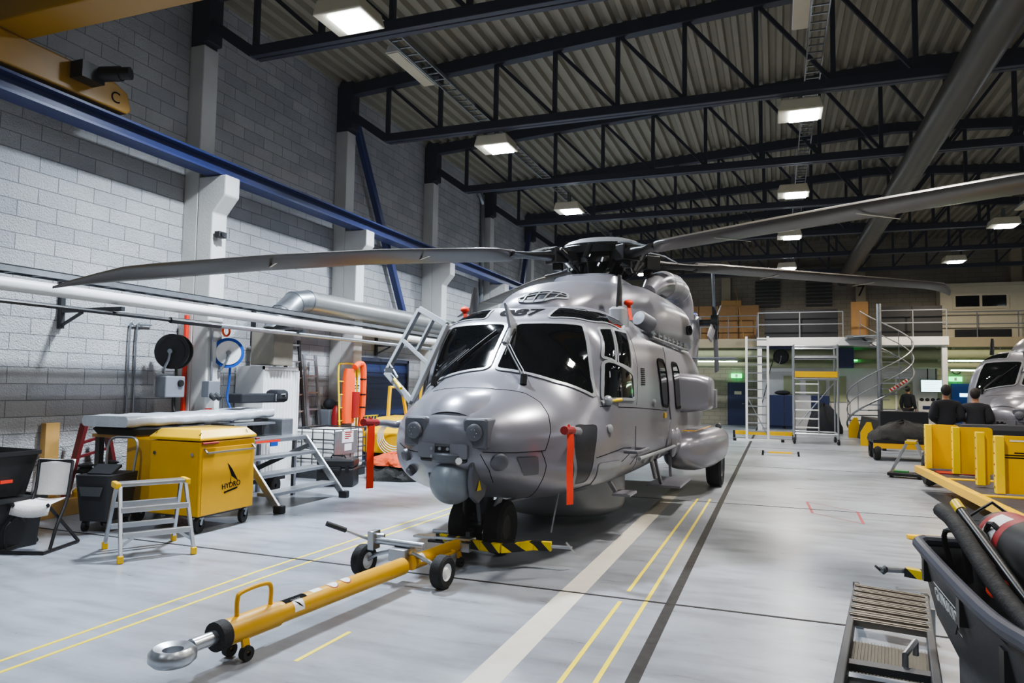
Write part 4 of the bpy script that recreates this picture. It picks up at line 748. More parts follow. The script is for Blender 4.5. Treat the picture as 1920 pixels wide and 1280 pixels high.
t = thing('waste_bin', 'large black plastic bin with rim standing on the lower crate', 'bin', (-7.4, 4.75, .5)); MB().loft([[(x_, y_, z_) for x_, y_ in rrect(w_, l_, .06, 4)] for z_, w_, l_ in ((0, .56, .7), (.4, .68, .84), (.4, .72, .88), (.44, .72, .88), (.44, .66, .82), (.1, .56, .7))]).build('body', M['plast'], t); MB().box((.31, .1, .15), (.02, .12, .03)).build('red_mark', M['redlens'], t, sm=0)
tag(MB().b2((-8.47, 6.18, 0), (-8.38, 6.36, 1.12)).build('timber_board', M['wood'], sm=0, bevel=.004), 'upright pine board leaning against the left wall', 'board')
t = thing('red_trestle', 'dark red steel trestle frame against the left wall', 'trestle', (-8.25, 6.75, 0)); b = MB(); b.bar((0, -.42, 0), (0, -.16, 1.1), .05, .09, (1, 0, 0)); b.bar((0, .42, 0), (0, .14, 1.1), .05, .09, (1, 0, 0)); b.build('legs', M['maroon'], t, sm=0); b = MB(); b.bar((0, -.22, .85), (0, .2, .95), .03, .04, (1, 0, 0)); b.bar((0, -.25, .68), (0, .26, .78), .03, .04, (1, 0, 0)); b.bar((0, -.3, .5), (0, .3, .5), .03, .04, (1, 0, 0)); b.build('braces', M['maroon'], t, sm=0)
tag(MB().b2((-8.5, 5.4, 0), (-8.12, 7.3, .2)).build('timber_plinth', M['wood'], sm=0, bevel=.005), 'low pale timber plinth along the foot of the left wall', 'plinth')
def sander(loc, lab):
    t = thing('floor_sander', lab, 'machine', loc); MB().lathe([(0, 0), (.13, 0), (.14, .06), (.1, .1), (0, .1)]).build('base', M['ochre'], t); MB().lathe([(.05, .1), (.07, .14), (.07, .26), (.05, .3), (0, .3)]).build('motor', M['chrome'], t); MB().lathe([(.05, .3), (.1, .31), (.1, .33), (.06, .36), (.1, .37), (.1, .39), (.0, .42)]).build('cooling_fins', M['black'], t); return t
sander((-8.2, 6.6, .2), 'small yellow machine with finned head standing on the plinth'); sander((-8.2, 6.95, .2), 'second small yellow machine on the plinth, nearer the trestle foot')
t = thing('dark_trolley', 'dark grey battery trolley with small screen beside the step stool', 'trolley', (-7.05, 5.95, 0), R(15)); MB().loft([[(x_, y_, z_) for x_, y_ in rrect(w_, l_, .04, 3)] for z_, w_, l_ in ((.12, .34, .42), (.5, .4, .5), (.62, .42, .52))]).build('body', M['dgrey'], t); MB().box((.0, -.05, .66), (.28, .2, .03), M=Matrix.Rotation(R(25), 3, 'X')).build('screen', M['panel'], t, sm=0); MB().loft([[(x_, -.27 + e, .5 - .1 * i) for x_ in (-.14 + .03 * i, .14 - .03 * i)] for i in (0, 1) for e in ((0,) )], cap=False).build('pale_panel', M['heli_l'], t, sm=0); MB().tube(smooth([(-.17, .2, .6), (-.17, .25, .95), (0, .27, 1.0), (.17, .25, .95), (.17, .2, .6)], 4), .014, 8).build('handle', M['galv'], t); add_casters(t, [(-.13, -.15), (.13, -.15), (-.13, .17), (.13, .17)], .06, .13)
t = thing('workbench', 'workbench with wooden top and dark legs behind the yellow cabinet', 'workbench', (-7.55, 6.95, 0)); MB().b2((-.36, -.52, .96), (.36, .52, 1.0)).build('top', M['wood'], t, sm=0)
for x in (-.3, .3):
    for y in (-.46, .46): MB().bar((x, y, 0), (x, y, .96), .07, .07).build('leg', M['black'], t, sm=0)
MB().b2((-.3, -.46, .3), (.3, .46, .33)).build('shelf', M['dgrey'], t, sm=0)
tag(MB().loft([[(x_ - 7.5, y_ + 6.95, z_) for x_, y_ in rrect(w_, l_, .08, 4)] for z_, w_, l_ in ((1.001, .68, 1.1), (1.07, .72, 1.2), (1.1, .68, 1.14))]).build('dark_mat', M['cloth']), 'dark folded mat lying on the workbench under the wrapped slab', 'mat')
N = 24; rings = []
for i in range(N + 1):
    y = 6.25 + 2.6 * i / N; dz = .1 * max(0, (i / N - .5)) ** 1.5; ring = []
    for x_, z_ in rrect(.74, .13, .05, 4): ring.append((-7.5 + x_ + .01 * math.sin(i * 2.1), y, 1.17 + z_ + dz + .006 * math.sin(i * 1.7 + x_ * 9)))
    rings.append(ring)
tag(MB().loft(rings).build('wrapped_slab', M['film'], sm=60), 'long pad wrapped in crinkled plastic film lying on the workbench', 'pad')
t = thing('black_strap_board', 'black padded board with rounded end lying behind the wrapped pad', 'board', (-7.45, 8.75, 1.42)); MB().box((0, 0, 0), (.25, .8, .14)).build('board', M['cloth'], t, sm=0, bevel=.02); MB().box((.05, .48, .03), (.25, .3, .2)).build('end_pad', M['cloth'], t, sm=0, bevel=.06); MB().tube([(.14, .34, -.05), (.14, .34, .05), (.19, .5, .06), (.19, .5, .02)], .012, 6).build('buckle', M['alu'], t)
# wheeled access steps
t = thing('access_steps', 'aluminium wheeled access steps with three treads beside the yellow cabinet', 'steps', (-6.0, 8.25, 0))
for y in (-.72, .72):
    st = MB().bar((.05, y, .04), (-.66, y, .86), .09, .045, (0, 1, 0)).build('stringer', M['alu'], t, sm=0, bevel=.006); MB().box((.06, y, .05), (.13, .1, .1)).build('foot', M['black'], st, sm=0, bevel=.015)
for x, z in ((-.12, .21), (-.31, .43), (-.49, .64)): MB().box((x - .08, 0, z), (.24, 1.4, .045)).build('tread', M['alu'], t, sm=0, bevel=.006)
MB().b2((-1.45, -.75, .82), (-.62, .75, .88)).build('platform', M['alu'], t, sm=0, bevel=.006); MB().b2((-.628, -.4, .83), (-.615, .1, .86)).build('red_label', M['redlens'], t, sm=0); MB().b2((-.628, -.1, .77), (-.612, .05, .83)).build('blue_label', M['blue2'], t, sm=0)
for x, y in ((-.75, -.6), (-.75, .6), (-1.4, -.6), (-1.4, .6)): MB().bar((x, y, 0), (x, y, .82), .05, .05).build('leg', M['galv'], t, sm=0)
MB().b2((-1.44, .5, .88), (-.9, .75, 1.12)).build('side_guard', M['galv'], t, sm=0, bevel=.01); MB().b2((-1.35, -.45, 1.05), (-.95, .4, 1.08)).build('upper_shelf', M['alu'], t, sm=0); MB().b2((-1.25, .15, .88), (-1.15, .35, 1.06)).build('shelf_post', M['black'], t, sm=0)
b = MB(); b.bar((-1.3, -.6, .15), (-.5, .6, .75), .04, .06); b.bar((-1.0, -.7, .24), (-1.0, .7, .24), .05, .05); b.build('underframe_brace', M['dgrey'], t, sm=0)
for y in (-.3, .4): MB().lathe([(.03, -.04), (.14, -.045), (.15, 0), (.14, .045), (.03, .04)], (-.95, y, .15), (1, .2, 0)).build('transport_wheel', M['rubber'], t)
# liquid container, case, cabinet
t = thing('liquid_container', 'white caged liquid container with grey label plate behind the black case', 'container', (-7.6, 10.96, 0)); bx_, by_, hz_ = .45, .5, .86
MB().b2((-bx_ + .03, -by_ + .03, .14), (bx_ - .03, by_ - .03, hz_ - .02)).build('tank', M['white'], t, sm=0, bevel=.05, seg=3); b = MB()
for z in (.14, .34, .52, .68, .86): b.tube([(-bx_, -by_, z), (bx_, -by_, z), (bx_, by_, z), (-bx_, by_, z)], .011, 6, closed=True)
for k in range(5):
    x = -bx_ + 2 * bx_ * k / 4; y = -by_ + 2 * by_ * k / 4; b.cyl((x, -by_, .14), (x, -by_, hz_), .01, n=6); b.cyl((bx_, y, .14), (bx_, y, hz_), .01, n=6); b.cyl((x, by_, .14), (x, by_, hz_), .01, n=6); b.cyl((-bx_, y, .14), (-bx_, y, hz_), .01, n=6)
b.build('cage', M['dgrey'], t); MB().b2((-bx_, -by_, 0), (bx_, by_, .13)).build('pallet', M['dgrey'], t, sm=0); pl = MB().b2((bx_ + .008, -by_ - .01, .42), (bx_ + .018, .2, hz_ - .03)).build('label_plate', M['galv'], t, sm=0)
MB().b2((bx_ + .019, -.3, .62), (bx_ + .022, .05, .82)).build('notice', M['white'], pl, sm=0); MB().b2((bx_ + .019, -.22, .48), (bx_ + .022, .0, .6)).build('notice', M['white'], pl, sm=0); b = MB(); [b.b2((bx_ + .022, -.22, .79 - .035 * i), (bx_ + .0235, -.22 + (.22, .18, .2, .12)[i], .8 - .035 * i + .008)) for i in range(4)]; b.build('print', M['red'], pl, sm=0)
t = thing('transport_case', 'black rugged transport case on the floor in front of the white container', 'case', (-6.75, 10.0, 0), R(20)); MB().b2((-.3, -.22, 0), (.3, .22, .3)).build('body', M['plast'], t, sm=0, bevel=.03); MB().b2((-.3, -.22, .305), (.3, .22, .44)).build('lid', M['plast'], t, sm=0, bevel=.03); b = MB(); b.tube([(-.1, -.22, .3), (-.1, -.26, .3), (.1, -.26, .3), (.1, -.22, .3)], .014, 6); b.build('handle', M['black'], t); b = MB(); [b.box((x, -.225, .3), (.06, .02, .09)) for x in (-.2, .2)]; b.build('latch', M['black'], t, sm=0); MB().tube([(-.12, 0, .44), (-.1, 0, .48), (.1, 0, .48), (.12, 0, .44)], .014, 6).build('top_handle', M['black'], t)
t = thing('white_cabinet', 'tall white cabinet with ribbed front against the left wall', 'cabinet', (-8.2, 9.97, 0)); MB().b2((-.28, -.47, 0), (.27, .47, 1.93)).build('case', M['white'], t, sm=0, bevel=.008); b = MB(); n_ = 22
b.prism([(-.44 + .88 * i / (n_ * 2), .27 + (.018 if (i // 2) % 2 else .004)) for i in range(n_ * 2 + 1)] + [(.44, .26), (-.44, .26)], .08, 1.86, lambda u_, v_, h: (v_, u_, h)); b.build('shutter_front', M['white'], t, sm=0); b = MB(); [b.b2((.27, -.47, z), (.295, .47, z + .06)) for z in (0, 1.87)]; [b.b2((.27, y, 0), (.295, y + .03, 1.93)) for y in (-.47, .44)]; b.build('front_frame', M['white'], t, sm=0)
def ladder(label, p0, p1, w_, n_, m, wd=(0, 1, 0)):
    p0, p1, wd = V(p0), V(p1), V(wd); t = thing('leaning_ladder', label, 'ladder', p0); d = p1 - p0
    for k in (-1, 1): MB().bar(wd * (w_ / 2 * k), d + wd * (w_ / 2 * k), .07, .03, (1, 0, 0)).build('rail', m, t, sm=0)
    for i in range(n_): c = d * ((i + .7) / n_); MB().bar(c - wd * w_ / 2, c + wd * w_ / 2, .03, .03).build('rung', M['alu'], t, sm=0)
ladder('tall ladder with dark rails leaning on the wall beside the white cabinet', (-8.15, 10.85, 0), (-8.38, 10.8, 2.45), .42, 8, M['black'])
ladder('shorter ladder leaning on the wall beside the orange stretcher', (-8.15, 11.4, 0), (-8.38, 11.35, 2.2), .36, 7, M['galv'])
t = thing('rescue_stretcher', 'orange and yellow rescue stretcher standing against the white column', 'stretcher', (-7.8, 11.82, 0)); b = MB(); b.tube(smooth([(.05, -.3, .5), (.02, -.32, 1.2), (-.02, -.32, 1.95), (-.02, -.2, 2.04), (-.02, .2, 2.04), (-.02, .3, 1.95), (.02, .28, 1.2), (.05, .22, .4)], 5), .018, 8); [b.tube([(.0, -.31, z), (.06, 0, z), (.0, .29, z)], .01, 6) for z in (.7, .95, 1.2, 1.45, 1.7)]; b.build('yellow_frame', M['yel2'], t); MB().tube(smooth([(.1, .05, 1.98), (.1, .22, 2.05), (.12, .33, 1.95), (.12, .33, 1.2), (.1, .26, .5), (.1, .24, .25)], 6), .06, 10).build('float_tube', M['orange'], t); b = MB(); b.loft([[(.04 + x_, -.05 + y_, z_) for x_, y_ in rrect(.12, w_, .04, 3)] for z_, w_ in ((.9, .3), (1.3, .34), (1.8, .3), (1.95, .2))]); b.build('cover', M['orange'], t); MB().loft([[(.1 + x_, .1 + y_, z_) for x_, y_ in rrect(.1, .22, .04, 3)] for z_ in (1.0, 1.5)]).build('red_pouch', M['red'], t); b = MB(); [b.lathe([(.064, -.012), (.066, .012)], (.12, .33, z)) for z in (1.75, 1.45, 1.2, 1.0)]; b.build('strap', M['black'], t)
def cyl_thing(name, label, cat, loc, r_, h, m, cap=M['black']):
    t = thing(name, label, cat, loc); MB().lathe([(0, 0), (r_, 0), (r_, h * .8), (r_ * .8, h * .9), (r_ * .3, h * .95), (0, h * .95)]).build('cylinder', m, t); MB().lathe([(.02, h * .93), (.035, h), (0, h + .02)]).build('valve', cap, t); return t
cyl_thing('fire_extinguisher', 'red fire extinguisher cylinder below the orange stretcher', 'extinguisher', (-8.0, 11.75, 0), .1, 1.3, M['red'])
t = thing('grey_box', 'grey plastic box standing left of the red extinguisher', 'box', (-8.27, 11.9, 0)); MB().b2((-.18, -.2, 0), (.15, .2, 1.15)).build('body', M['grey'], t, sm=0, bevel=.03); MB().sphere((0, 0, 1.25), .12, 14, 8, (1, 1.2, .9)).build('dark_cover', M['cloth'], t)
t = thing('column_sign', 'small pictogram labels on the white column beside the stretcher', 'sign', (-7.918, 12.3, 1.6)); b = MB(); b.box((0, 0, .0), (.006, .2, .12)); b.build('plate', M['white'], t, sm=0); b = MB(); b.box((.004, 0, .02), (.004, .16, .025)); b.box((.004, 0, -.03), (.004, .14, .02)); b.build('print', M['ink'], t, sm=0); b = MB(); b.lathe([(0, .004), (.035, .004), (.035, 0)], (0, 0, -.35), (1, 0, 0)); b.build('emblem', M['red'], t); b = MB(); b.lathe([(0, .004), (.1, .004), (.1, 0)], (0, 0, .28), (1, 0, 0)); b.build('yellow_disc', M['yel2'], t)
# yellow tug
t = thing('yellow_tug', 'yellow towing tractor with raised frame in front of blue roller door', 'tractor', (-7.2, 13.4, 0)); MB().prism([(-1.1, .3), (1.1, .3), (1.1, .95), (.1, 1.0), (-.6, .98), (-1.1, .7)], -.55, .55, lambda u_, v_, h: (h, u_, v_)).build('body', M['yel'], t, sm=0, bevel=.04); b = MB(); b.tube([(-.45, -.3, .95), (-.45, -.25, 1.6), (-.45, .25, 1.6), (-.45, .5, .95)], .045, 6); b.build('roll_frame', M['yel'], t, sm=0); b = MB(); b.tube([(.3, -.3, .95), (.3, -.25, 1.6), (.3, .25, 1.6), (.3, .5, .95)], .045, 6); b.build('roll_frame', M['yel'], t, sm=0); b = MB(); [b.bar((-.75, -.9 + .12 * i, .55), (-.75, -.85 + .12 * i, 1.0), .02, .02) for i in range(6)]; b.bar((-.75, -.92, 1.0), (-.75, -.2, 1.0), .02, .02); b.build('guard_rail', M['yel2'], t, sm=0)
for x in (-.5, .5):
    for y in (-.7, .7): MB().lathe([(.1, -.09), (.26, -.1), (.29, 0), (.26, .1), (.1, .09)], (x, y, .29), (1, 0, 0)).lathe([(0, .0), (.12, .02)], (x, y, .29), (1, 0, 0)).build('wheel', M['rubber'], t)
b = MB()
for i in range(5): b.tube([(x + .01 * i, -1.28 - .02 * i, z) for x, z in [(.05 + (.26 + .03 * i) * math.cos(2 * PI * k / 28), .68 + (.22 + .028 * i) * math.sin(2 * PI * k / 28) - .015 * i) for k in range(28)]], .009, 6, closed=True)
o_ = b.build('hose_coil', M['white'], loc=(-6.98, 13.42, 0)); tag(o_, 'coil of pale hose hanging on the front of the yellow tractor', 'hose')
def heap(name, label, cat, loc, rx, ry, h, m, seed, up=0):
    rr = random.Random(seed); n_, k_ = 36, 10; vs = []; fs = []; ph = [rr.uniform(0, 6) for _ in range(8)]
    for i in range(k_ + 1):
        a = i / k_
        for k in range(n_):
            q = 2 * PI * k / n_; w_ = 1 + .12 * math.sin(3 * q + ph[0]) + .07 * math.sin(7 * q + ph[1] + a * 4); s_ = (1 - a ** 2.2) ** .6 if a < 1 else 0
            vs.append((rx * w_ * s_ * math.cos(q), ry * w_ * s_ * math.sin(q), max(0.0, h * a * (1 + .1 * math.sin(5 * q + ph[2])) + .025 * math.sin(11 * q + 9 * a + ph[3]) * (a > 0))))
    for i in range(k_):
        for k in range(n_): fs.append((i * n_ + k, i * n_ + (k + 1) % n_, (i + 1) * n_ + (k + 1) % n_, (i + 1) * n_ + k))
    vs = [(x + rr.uniform(-.03, .03) * rx, y + rr.uniform(-.03, .03) * ry, max(0, z + (rr.uniform(-.06, .06) * h if z > .01 else 0))) for x, y, z in vs]
    o = MB().add(vs, fs).build(name, m, sm=70, loc=loc); return tag(o, label, cat)
heap('dark_netting', 'heap of dark netting on the floor behind the helicopter nose', 'netting', (-6.2, 11.3, 0), .68, .6, .3, M['net'], 3)
heap('orange_netting', 'rumpled orange cargo netting lying on top of the dark netting', 'netting', (-6.25, 11.3, .24), .58, .5, .2, M['net_o'], 5)
# ---------------------------------------------------------------- right foreground
t = thing('ground_power_cart', 'dark grey power cart with deep tray full of hoses at the right picture edge', 'cart', (1.05, 3.15, 0))
rim = [(-.42, -.95), (.42, -.95), (.42, .82), (-.42, .82)]
def ringxy(w0, w1, l0, l1, z, r_=.08): return [((w0 + w1) / 2 + x_, (l0 + l1) / 2 + y_, z) for x_, y_ in rrect(w1 - w0, l1 - l0, r_, 4)]
b = MB(); b.loft([ringxy(-.3, .3, -.9, .62, .1), ringxy(-.3, .34, -.9, .64, .5), ringxy(-.36, .38, -.93, .76, .64), ringxy(-.42, .42, -.96, .83, .93), ringxy(-.39, .39, -.93, .8, .93), ringxy(-.33, .35, -.89, .7, .68)]); b.build('tray_body', M['dgrey'], t, sm=30)
MB().tube([V(p) for p in smooth([(-.41, -.9, 1.0), (-.42, -.4, .955), (-.42, .6, .95), (-.4, .8, .95), (-.3, .83, .95), (.3, .83, .95), (.4, .8, .95), (.42, .6, .95), (.42, -.9, .95), (.3, -.97, .98), (-.3, -.97, 1.0), (-.41, -.9, 1.0)], 5)], .028, 10).build('rim_rail', M['steel_dark'], t)
for y in (.62, -.05, -.6): MB().box((-.405, y, .86), (.04, .05, .1)).build('rail_clip', M['black'], t, sm=0)
pl = MB().box((-.4, .22, .8), (.005, .34, .11), M=Matrix.Rotation(R(12.5), 3, 'Y')).build('name_plate', M['dgrey'], t, sm=0)
nM = face_M((-.408, .22, .802), (0, -1, 0), (-.2, 0, .98)); text('GUINAULT', .085, M['white'], 'lettering', pl, nM); b = MB(); [b.add([nM @ V(q) for q in ((-.2, y, 0), (.2, y, 0), (.2, y + .008, 0), (-.2, y + .008, 0))], [(0, 1, 2, 3)]) for y in (.046, -.058)]; b.build('lettering_line', M['white'], pl, sm=0)
for x in (-.18, .3):
    for y in (-.7, .35): MB().lathe([(.04, -.04), (.11, -.045), (.12, 0), (.11, .045), (.04, .04)], (x, y, .12), (1, 0, 0)).lathe([(0, 0), (.05, .03)], (x, y, .12), (1, 0, 0)).build('wheel', M['rubber'], t)
MB().add([(-.306, -.2, .42), (-.306, -.3, .42), (-.306, -.5, .14), (-.306, -.4, .14)], [(0, 1, 2, 3)]).build('reflective_stripe', M['white'], t, sm=0)
tag(MB().tube(smooth([(.72, 3.86, 1.12), (.75, 3.7, 1.08), (.8, 3.3, .92), (.85, 2.9, .82)], 6), .035, 12).build('thick_hose', M['rubber']), 'thick black hose standing out of the far end of the power cart tray', 'hose')
for k in range(5):
    o_ = .05 * k; tag(MB().tube(smooth([(.78 + o_, 3.9 - .04 * k, .8), (.74 + o_ * 1.3, 3.88 - .1 * k, 1.02 + .04 * (k % 3)), (.85 + o_, 3.6 - .05 * k, 1.0 - .02 * k), (.9 + o_ * .5, 3.1 - .1 * k, .82), (.8 + o_, 2.7, .75)], 6), .012 + .004 * (k % 2), 8).build('black_cable', M['black']), 'thin black cable tangled in the power cart tray, %s over the far rim' % ('lowest loop', 'second loop', 'tallest loop', 'fourth loop', 'innermost loop')[k], 'cable', 'cables in the cart tray')
t = thing('yellow_tipped_rod', 'black rod with yellow tip sticking up beside the thick hose', 'rod', (0, 0, 0)); MB().cyl((.79, 3.8, 1.13), (.9, 3.2, .86), .02).build('rod', M['black'], t); MB().cyl((.779, 3.86, 1.158), (.79, 3.8, 1.13), .023).build('tip', M['yel2'], t)
t = thing('gas_cylinder', 'dark gas cylinder with red and white band lying across the cart tray', 'cylinder', (0, 0, 0)); p, q = V((.98, 3.95, 1.0)), V((1.04, 2.5, 1.03)); d = (q - p).normalized()
MB().lathe([(0, 0), (.09, .01), (.125, .05), (.13, .1), (.13, 1.3), (.1, 1.4), (0, 1.42)], p, d, 28).build('cylinder', M['black'], t); MB().lathe([(.1305, .1), (.1315, .12), (.1315, .36), (.1305, .38)], p, d, 28).build('red_band', M['red'], t); MB().lathe([(.132, .16), (.1325, .17), (.1325, .3), (.132, .31)], p, d, 16, PI * .6, PI * 1.45).build('white_label', M['white'], t, sm=80)
b = MB(); b.tube([p + V((-.1, .04, .0)), p + V((-.12, .1, .06)), p + V((.0, .14, .14)), p + V((.1, .1, .06))], .009, 6); b.build('wire_bail', M['black'], t)
t = thing('red_lamp_head', 'dark red lamp housing resting on top of the gas cylinder', 'lamp', (1.03, 3.3, 1.16)); MB().lathe([(0, 0), (.05, .0), (.055, .03), (.055, .1), (.04, .13), (0, .13)], (0, 0, 0), (-.3, .2, 1)).build('housing', M['red'], t); MB().box((.12, -.2, .02), (.18, .3, .09)).build('battery_box', M['dgrey'], t, sm=0, bevel=.01)
t = thing('red_connector', 'red plastic connector lying in the tray under the gas cylinder', 'connector', (.88, 3.6, .84)); MB().box((0, 0, 0), (.08, .1, .07)).build('body', M['redlens'], t, sm=0, bevel=.015)
# aluminium boarding steps seen from above, beside the cart
t = thing('boarding_ladder', 'grooved aluminium boarding steps sloping down away from the camera beside the power cart', 'steps', (0, 0, 0))
l0_, l1_, r0_, r1_ = V((.54, 5.83, .22)), V((.19, 2.75, .6)), V((.96, 5.7, .22)), V((.5, 2.75, .6))
for p, q in ((l0_, l1_), (r0_, r1_)):
    s_ = MB().bar(p, q, .035, .09).build('side_rail', M['raild'], t, sm=0, bevel=.006); MB().box(p + V((0, .02, .0)), (.045, .06, .1)).build('rail_cap', M['black'], s_, sm=0, bevel=.008); MB().bar(q + V((0, .15, 0)), (q.x, q.y + .15, 0), .05, .05).build('support_leg', M['galv'], t, sm=0); MB().bar(p + V((0, -.15, 0)), (p.x, p.y - .15, 0), .05, .05).build('support_leg', M['galv'], t, sm=0)
for i in range(6):
    a = .06 + .085 * i; c0_, c1_ = l0_.lerp(l1_, a) + V((0, 0, .03)), r0_.lerp(r1_, a) + V((0, 0, .03)); b = MB(); b.bar(c0_, c1_, .15, .02)
    for e in (-.065, -.035, .035, .065): b.bar(c0_ + V((0, e, .014)), c1_ + V((0, e, .014)), .014, .012)
    b.build('tread', M['aged_dim'], t, sm=0)
def mesh_mat():
    m = mat('expanded_metal', '#6d6a62', .4, .7, var=.25, scale=30); return m
M['mesh'] = mesh_mat()
c = [l0_.lerp(l1_, .58), r0_.lerp(r1_, .58), r0_.lerp(r1_, .8), l0_.lerp(l1_, .8)]; b = MB(); b.add([p - V((0, 0, .03)) for p in c], [(0, 1, 2, 3)])
for i in range(26): a = i / 25; b.bar(c[0].lerp(c[1], a) - V((0, 0, .025)), c[3].lerp(c[2], a) - V((0, 0, .025)), .003, .006)
b.build('mesh_panel', M['mesh'], t, sm=0); MB().bar(c[3], c[2], .06, .03).build('cross_bar', M['raild'], t, sm=0); MB().bar(l0_.lerp(l1_, .97), r0_.lerp(r1_, .97), .12, .02).build('cross_bar', M['aged_dim'], t, sm=0)
pan = [l0_.lerp(l1_, .8) - V((0, 0, .05)), r0_.lerp(r1_, .8) - V((0, 0, .05)), r0_.lerp(r1_, .96) - V((0, 0, .05)), l0_.lerp(l1_, .96) - V((0, 0, .05))]; MB().add(pan, [(0, 1, 2, 3)]).build('lower_pan', M['panel'], t, sm=0)
MB().tube([c[2] + V((-.1, .05, .0)), c[2] + V((-.1, .05, .06)), c[2] + V((-.03, .25, .06)), c[2] + V((-.03, .25, 0))], .012, 8).build('latch_handle', M['alu'], t)
# tow head, floor wedge
t = thing('towing_fitting', 'yellow and black striped tow head with pin lying beyond the boarding steps', 'tow fitting', (0, 0, 0)); MB().bar((1.02, 6.95, .14), (1.5, 6.8, .12), .09, .07).build('striped_arm', M['hazard'], t, sm=0); MB().cyl((.82, 6.9, .15), (1.02, 6.95, .145), .022).build('rod', M['galv'], t); b = MB(); b.cyl((.78, 6.82, .19), (.86, 6.98, .1), .01); b.lathe([(.02, -.02), (.035, 0), (.02, .02)], (.86, 6.91, .15), (1, .2, 0)); b.build('pin', M['dgrey'], t); MB().lathe([(.03, -.06), (.13, -.06), (.14, 0), (.13, .06), (.03, .06)], (1.45, 6.9, .14), (1, 0, 0)).lathe([(0, 0), (.05, .05)], (1.45, 6.9, .14), (1, 0, 0)).build('wheel', M['rubber'], t)
tag(MB().prism([(0, 0), (.3, .05), (.36, .02), (.36, -.16), (.02, -.06)], .0, .05, lambda u_, v_, h: (1.38 + u_, 9.3 + v_, h + .0)).build('yellow_chock', M['yel'], sm=0, bevel=.01), 'flat yellow wheel chock on the floor beyond the hose ends', 'chock')
# ---------------------------------------------------------------- yellow trailer and what stands round it
t = thing('yellow_trailer', 'yellow flat trailer with upright end panels behind the power cart', 'trailer', (0, 0, 0))
e0, e1 = V((2.26, 13.9, .36)), V((2.38, 8.6, .36)); b = MB(); b.bar(e0, e1, .1, .12); b.bar(e0 + V((1.5, 0, 0)), e1 + V((1.5, 0, 0)), .1, .12); [b.bar(e0.lerp(e1, a), e0.lerp(e1, a) + V((1.5, 0, 0)), .1, .1) for a in (.0, .33, .66, 1)]; b.build('frame', M['yel'], t, sm=0, bevel=.01)
MB().add([e0 + V((.05, -.1, .03)), e0 + V((1.45, -.1, .03)), e1 + V((1.45, .1, .03)), e1 + V((.05, .1, .03))], [(0, 1, 2, 3)]).build('deck', M['steel_dark'], t, sm=0)
for x, y, w_, th in ((2.3, 13.5, .5, .1), (2.55, 12.8, .55, .1), (2.55, 11.4, .17, .1), (2.56, 10.55, .85, .08)):
    pn = MB().loft([[(x + w_ / 2 + u_, y_, .42 + .36 + v_) for u_, v_ in rrect(w_, .72, .05, 3)] for y_ in (y, y + .03)]).build('end_panel', M['yel'], t, sm=30); MB().box((x + .05, y - .03, .78), (.1, .1, .72)).build('panel_post', M['yel2'], pn, sm=0, bevel=.008); b = MB(); [b.cyl((x - .004, y - .03, .5 + .14 * i), (x + .0, y - .03, .5 + .14 * i), .012, n=8) for i in range(5)]; b.build('bolt', M['red'], pn)
    if w_ > .8: b = MB(); [b.box((x + .32 - .03 * i, y - .003, .93 - .03 * i), ((.2, .34, .36)[i] if i < 3 else .2, .002, .014)) for i in range(3)]; b.build('print', M['ink'], pn, sm=0); MB().box((x + .4, y - .003, 1.08), (.45, .002, .022)).build('pale_strip', M['cream'], pn, sm=0)
for x, y in ((2.55, 14.6), (3.7, 14.6), (2.7, 9.2), (3.8, 9.2)): MB().lathe([(.12, -.07), (.26, -.08), (.29, 0), (.26, .08), (.12, .07)], (x, y, .29), (1, 0, 0)).lathe([(0, .0), (.13, .03)], (x, y, .29), (1, 0, 0)).build('wheel', M['rubber'], t)
MB().bar((2.4, 14.6, .29), (3.8, 14.6, .29), .06, .06).bar((3.0, 14.6, .29), (3.0, 13.8, .36), .06, .06).build('axle', M['ochre'], t, sm=0); b = MB(); b.box((2.65, 13.1, .38), (.5, .4, .05)); b.build('maroon_pad', M['red'], t, sm=0)
t = thing('timber_blocks', 'stacked dark timber blocks under the yellow trailer beside its wheel', 'timber', (3.0, 15.3, 0)); MB().box((-.1, -.25, .07), (.5, .2, .14)).build('block', M['ply'], t, sm=0); MB().box((.0, -.25, .21), (.2, .35, .13)).build('block', M['ply'], t, sm=0)
t = thing('floor_dolly', 'low black floor dolly with green pad beside the second step stool', 'dolly', (2.35, 15.75, 0), R(-15)); MB().box((0, 0, .07), (.6, .35, .06)).build('plate', M['black'], t, sm=0, bevel=.01); MB().box((-.08, .05, .115), (.25, .16, .03)).build('pad', M['green'], t, sm=0); add_casters(t, [(-.24, -.12), (.24, -.12), (-.24, .12), (.24, .12)], .03, .05)
step_stool('aluminium step stool with yellow top caps beside the yellow trailer', (2.58, 16.5, 0), R(78), .6, .68)
# covered equipment, net cart, tarpaulin barrier
t = thing('covered_equipment', 'long low equipment rack under dark cloth behind the yellow trailer', 'rack', (0, 0, 0)); MB().loft([[(x, 15.1 + y_, z_) for y_, z_ in ((-.4, .0), (.4, .0), (.38, 1.06), (.2, 1.1), (-.3, 1.1), (-.4, 1.02))] for x in (3.12, 3.3, 4.2, 5.2, 6.2)]).build('cloth_cover', M['cloth'], t, sm=30); MB().box((4.0, 14.69, .6), (.02, .01, .7)).build('seam', M['dgrey'], t, sm=0)
t = thing('net_cart', 'flat cart with rubber wheels loaded with dark netting', 'cart', (2.95, 19.9, 0)); b = MB(); b.b2((-.75, -.6, .42), (.8, .6, .5)); b.build('flatbed', M['black'], t, sm=0); MB().b2((-.75, -.62, .3), (.8, -.58, .42)).build('yellow_side', M['ochre'], t, sm=0); MB().b2((-.75, .58, .3), (.8, .62, .42)).build('yellow_side', M['ochre'], t, sm=0)
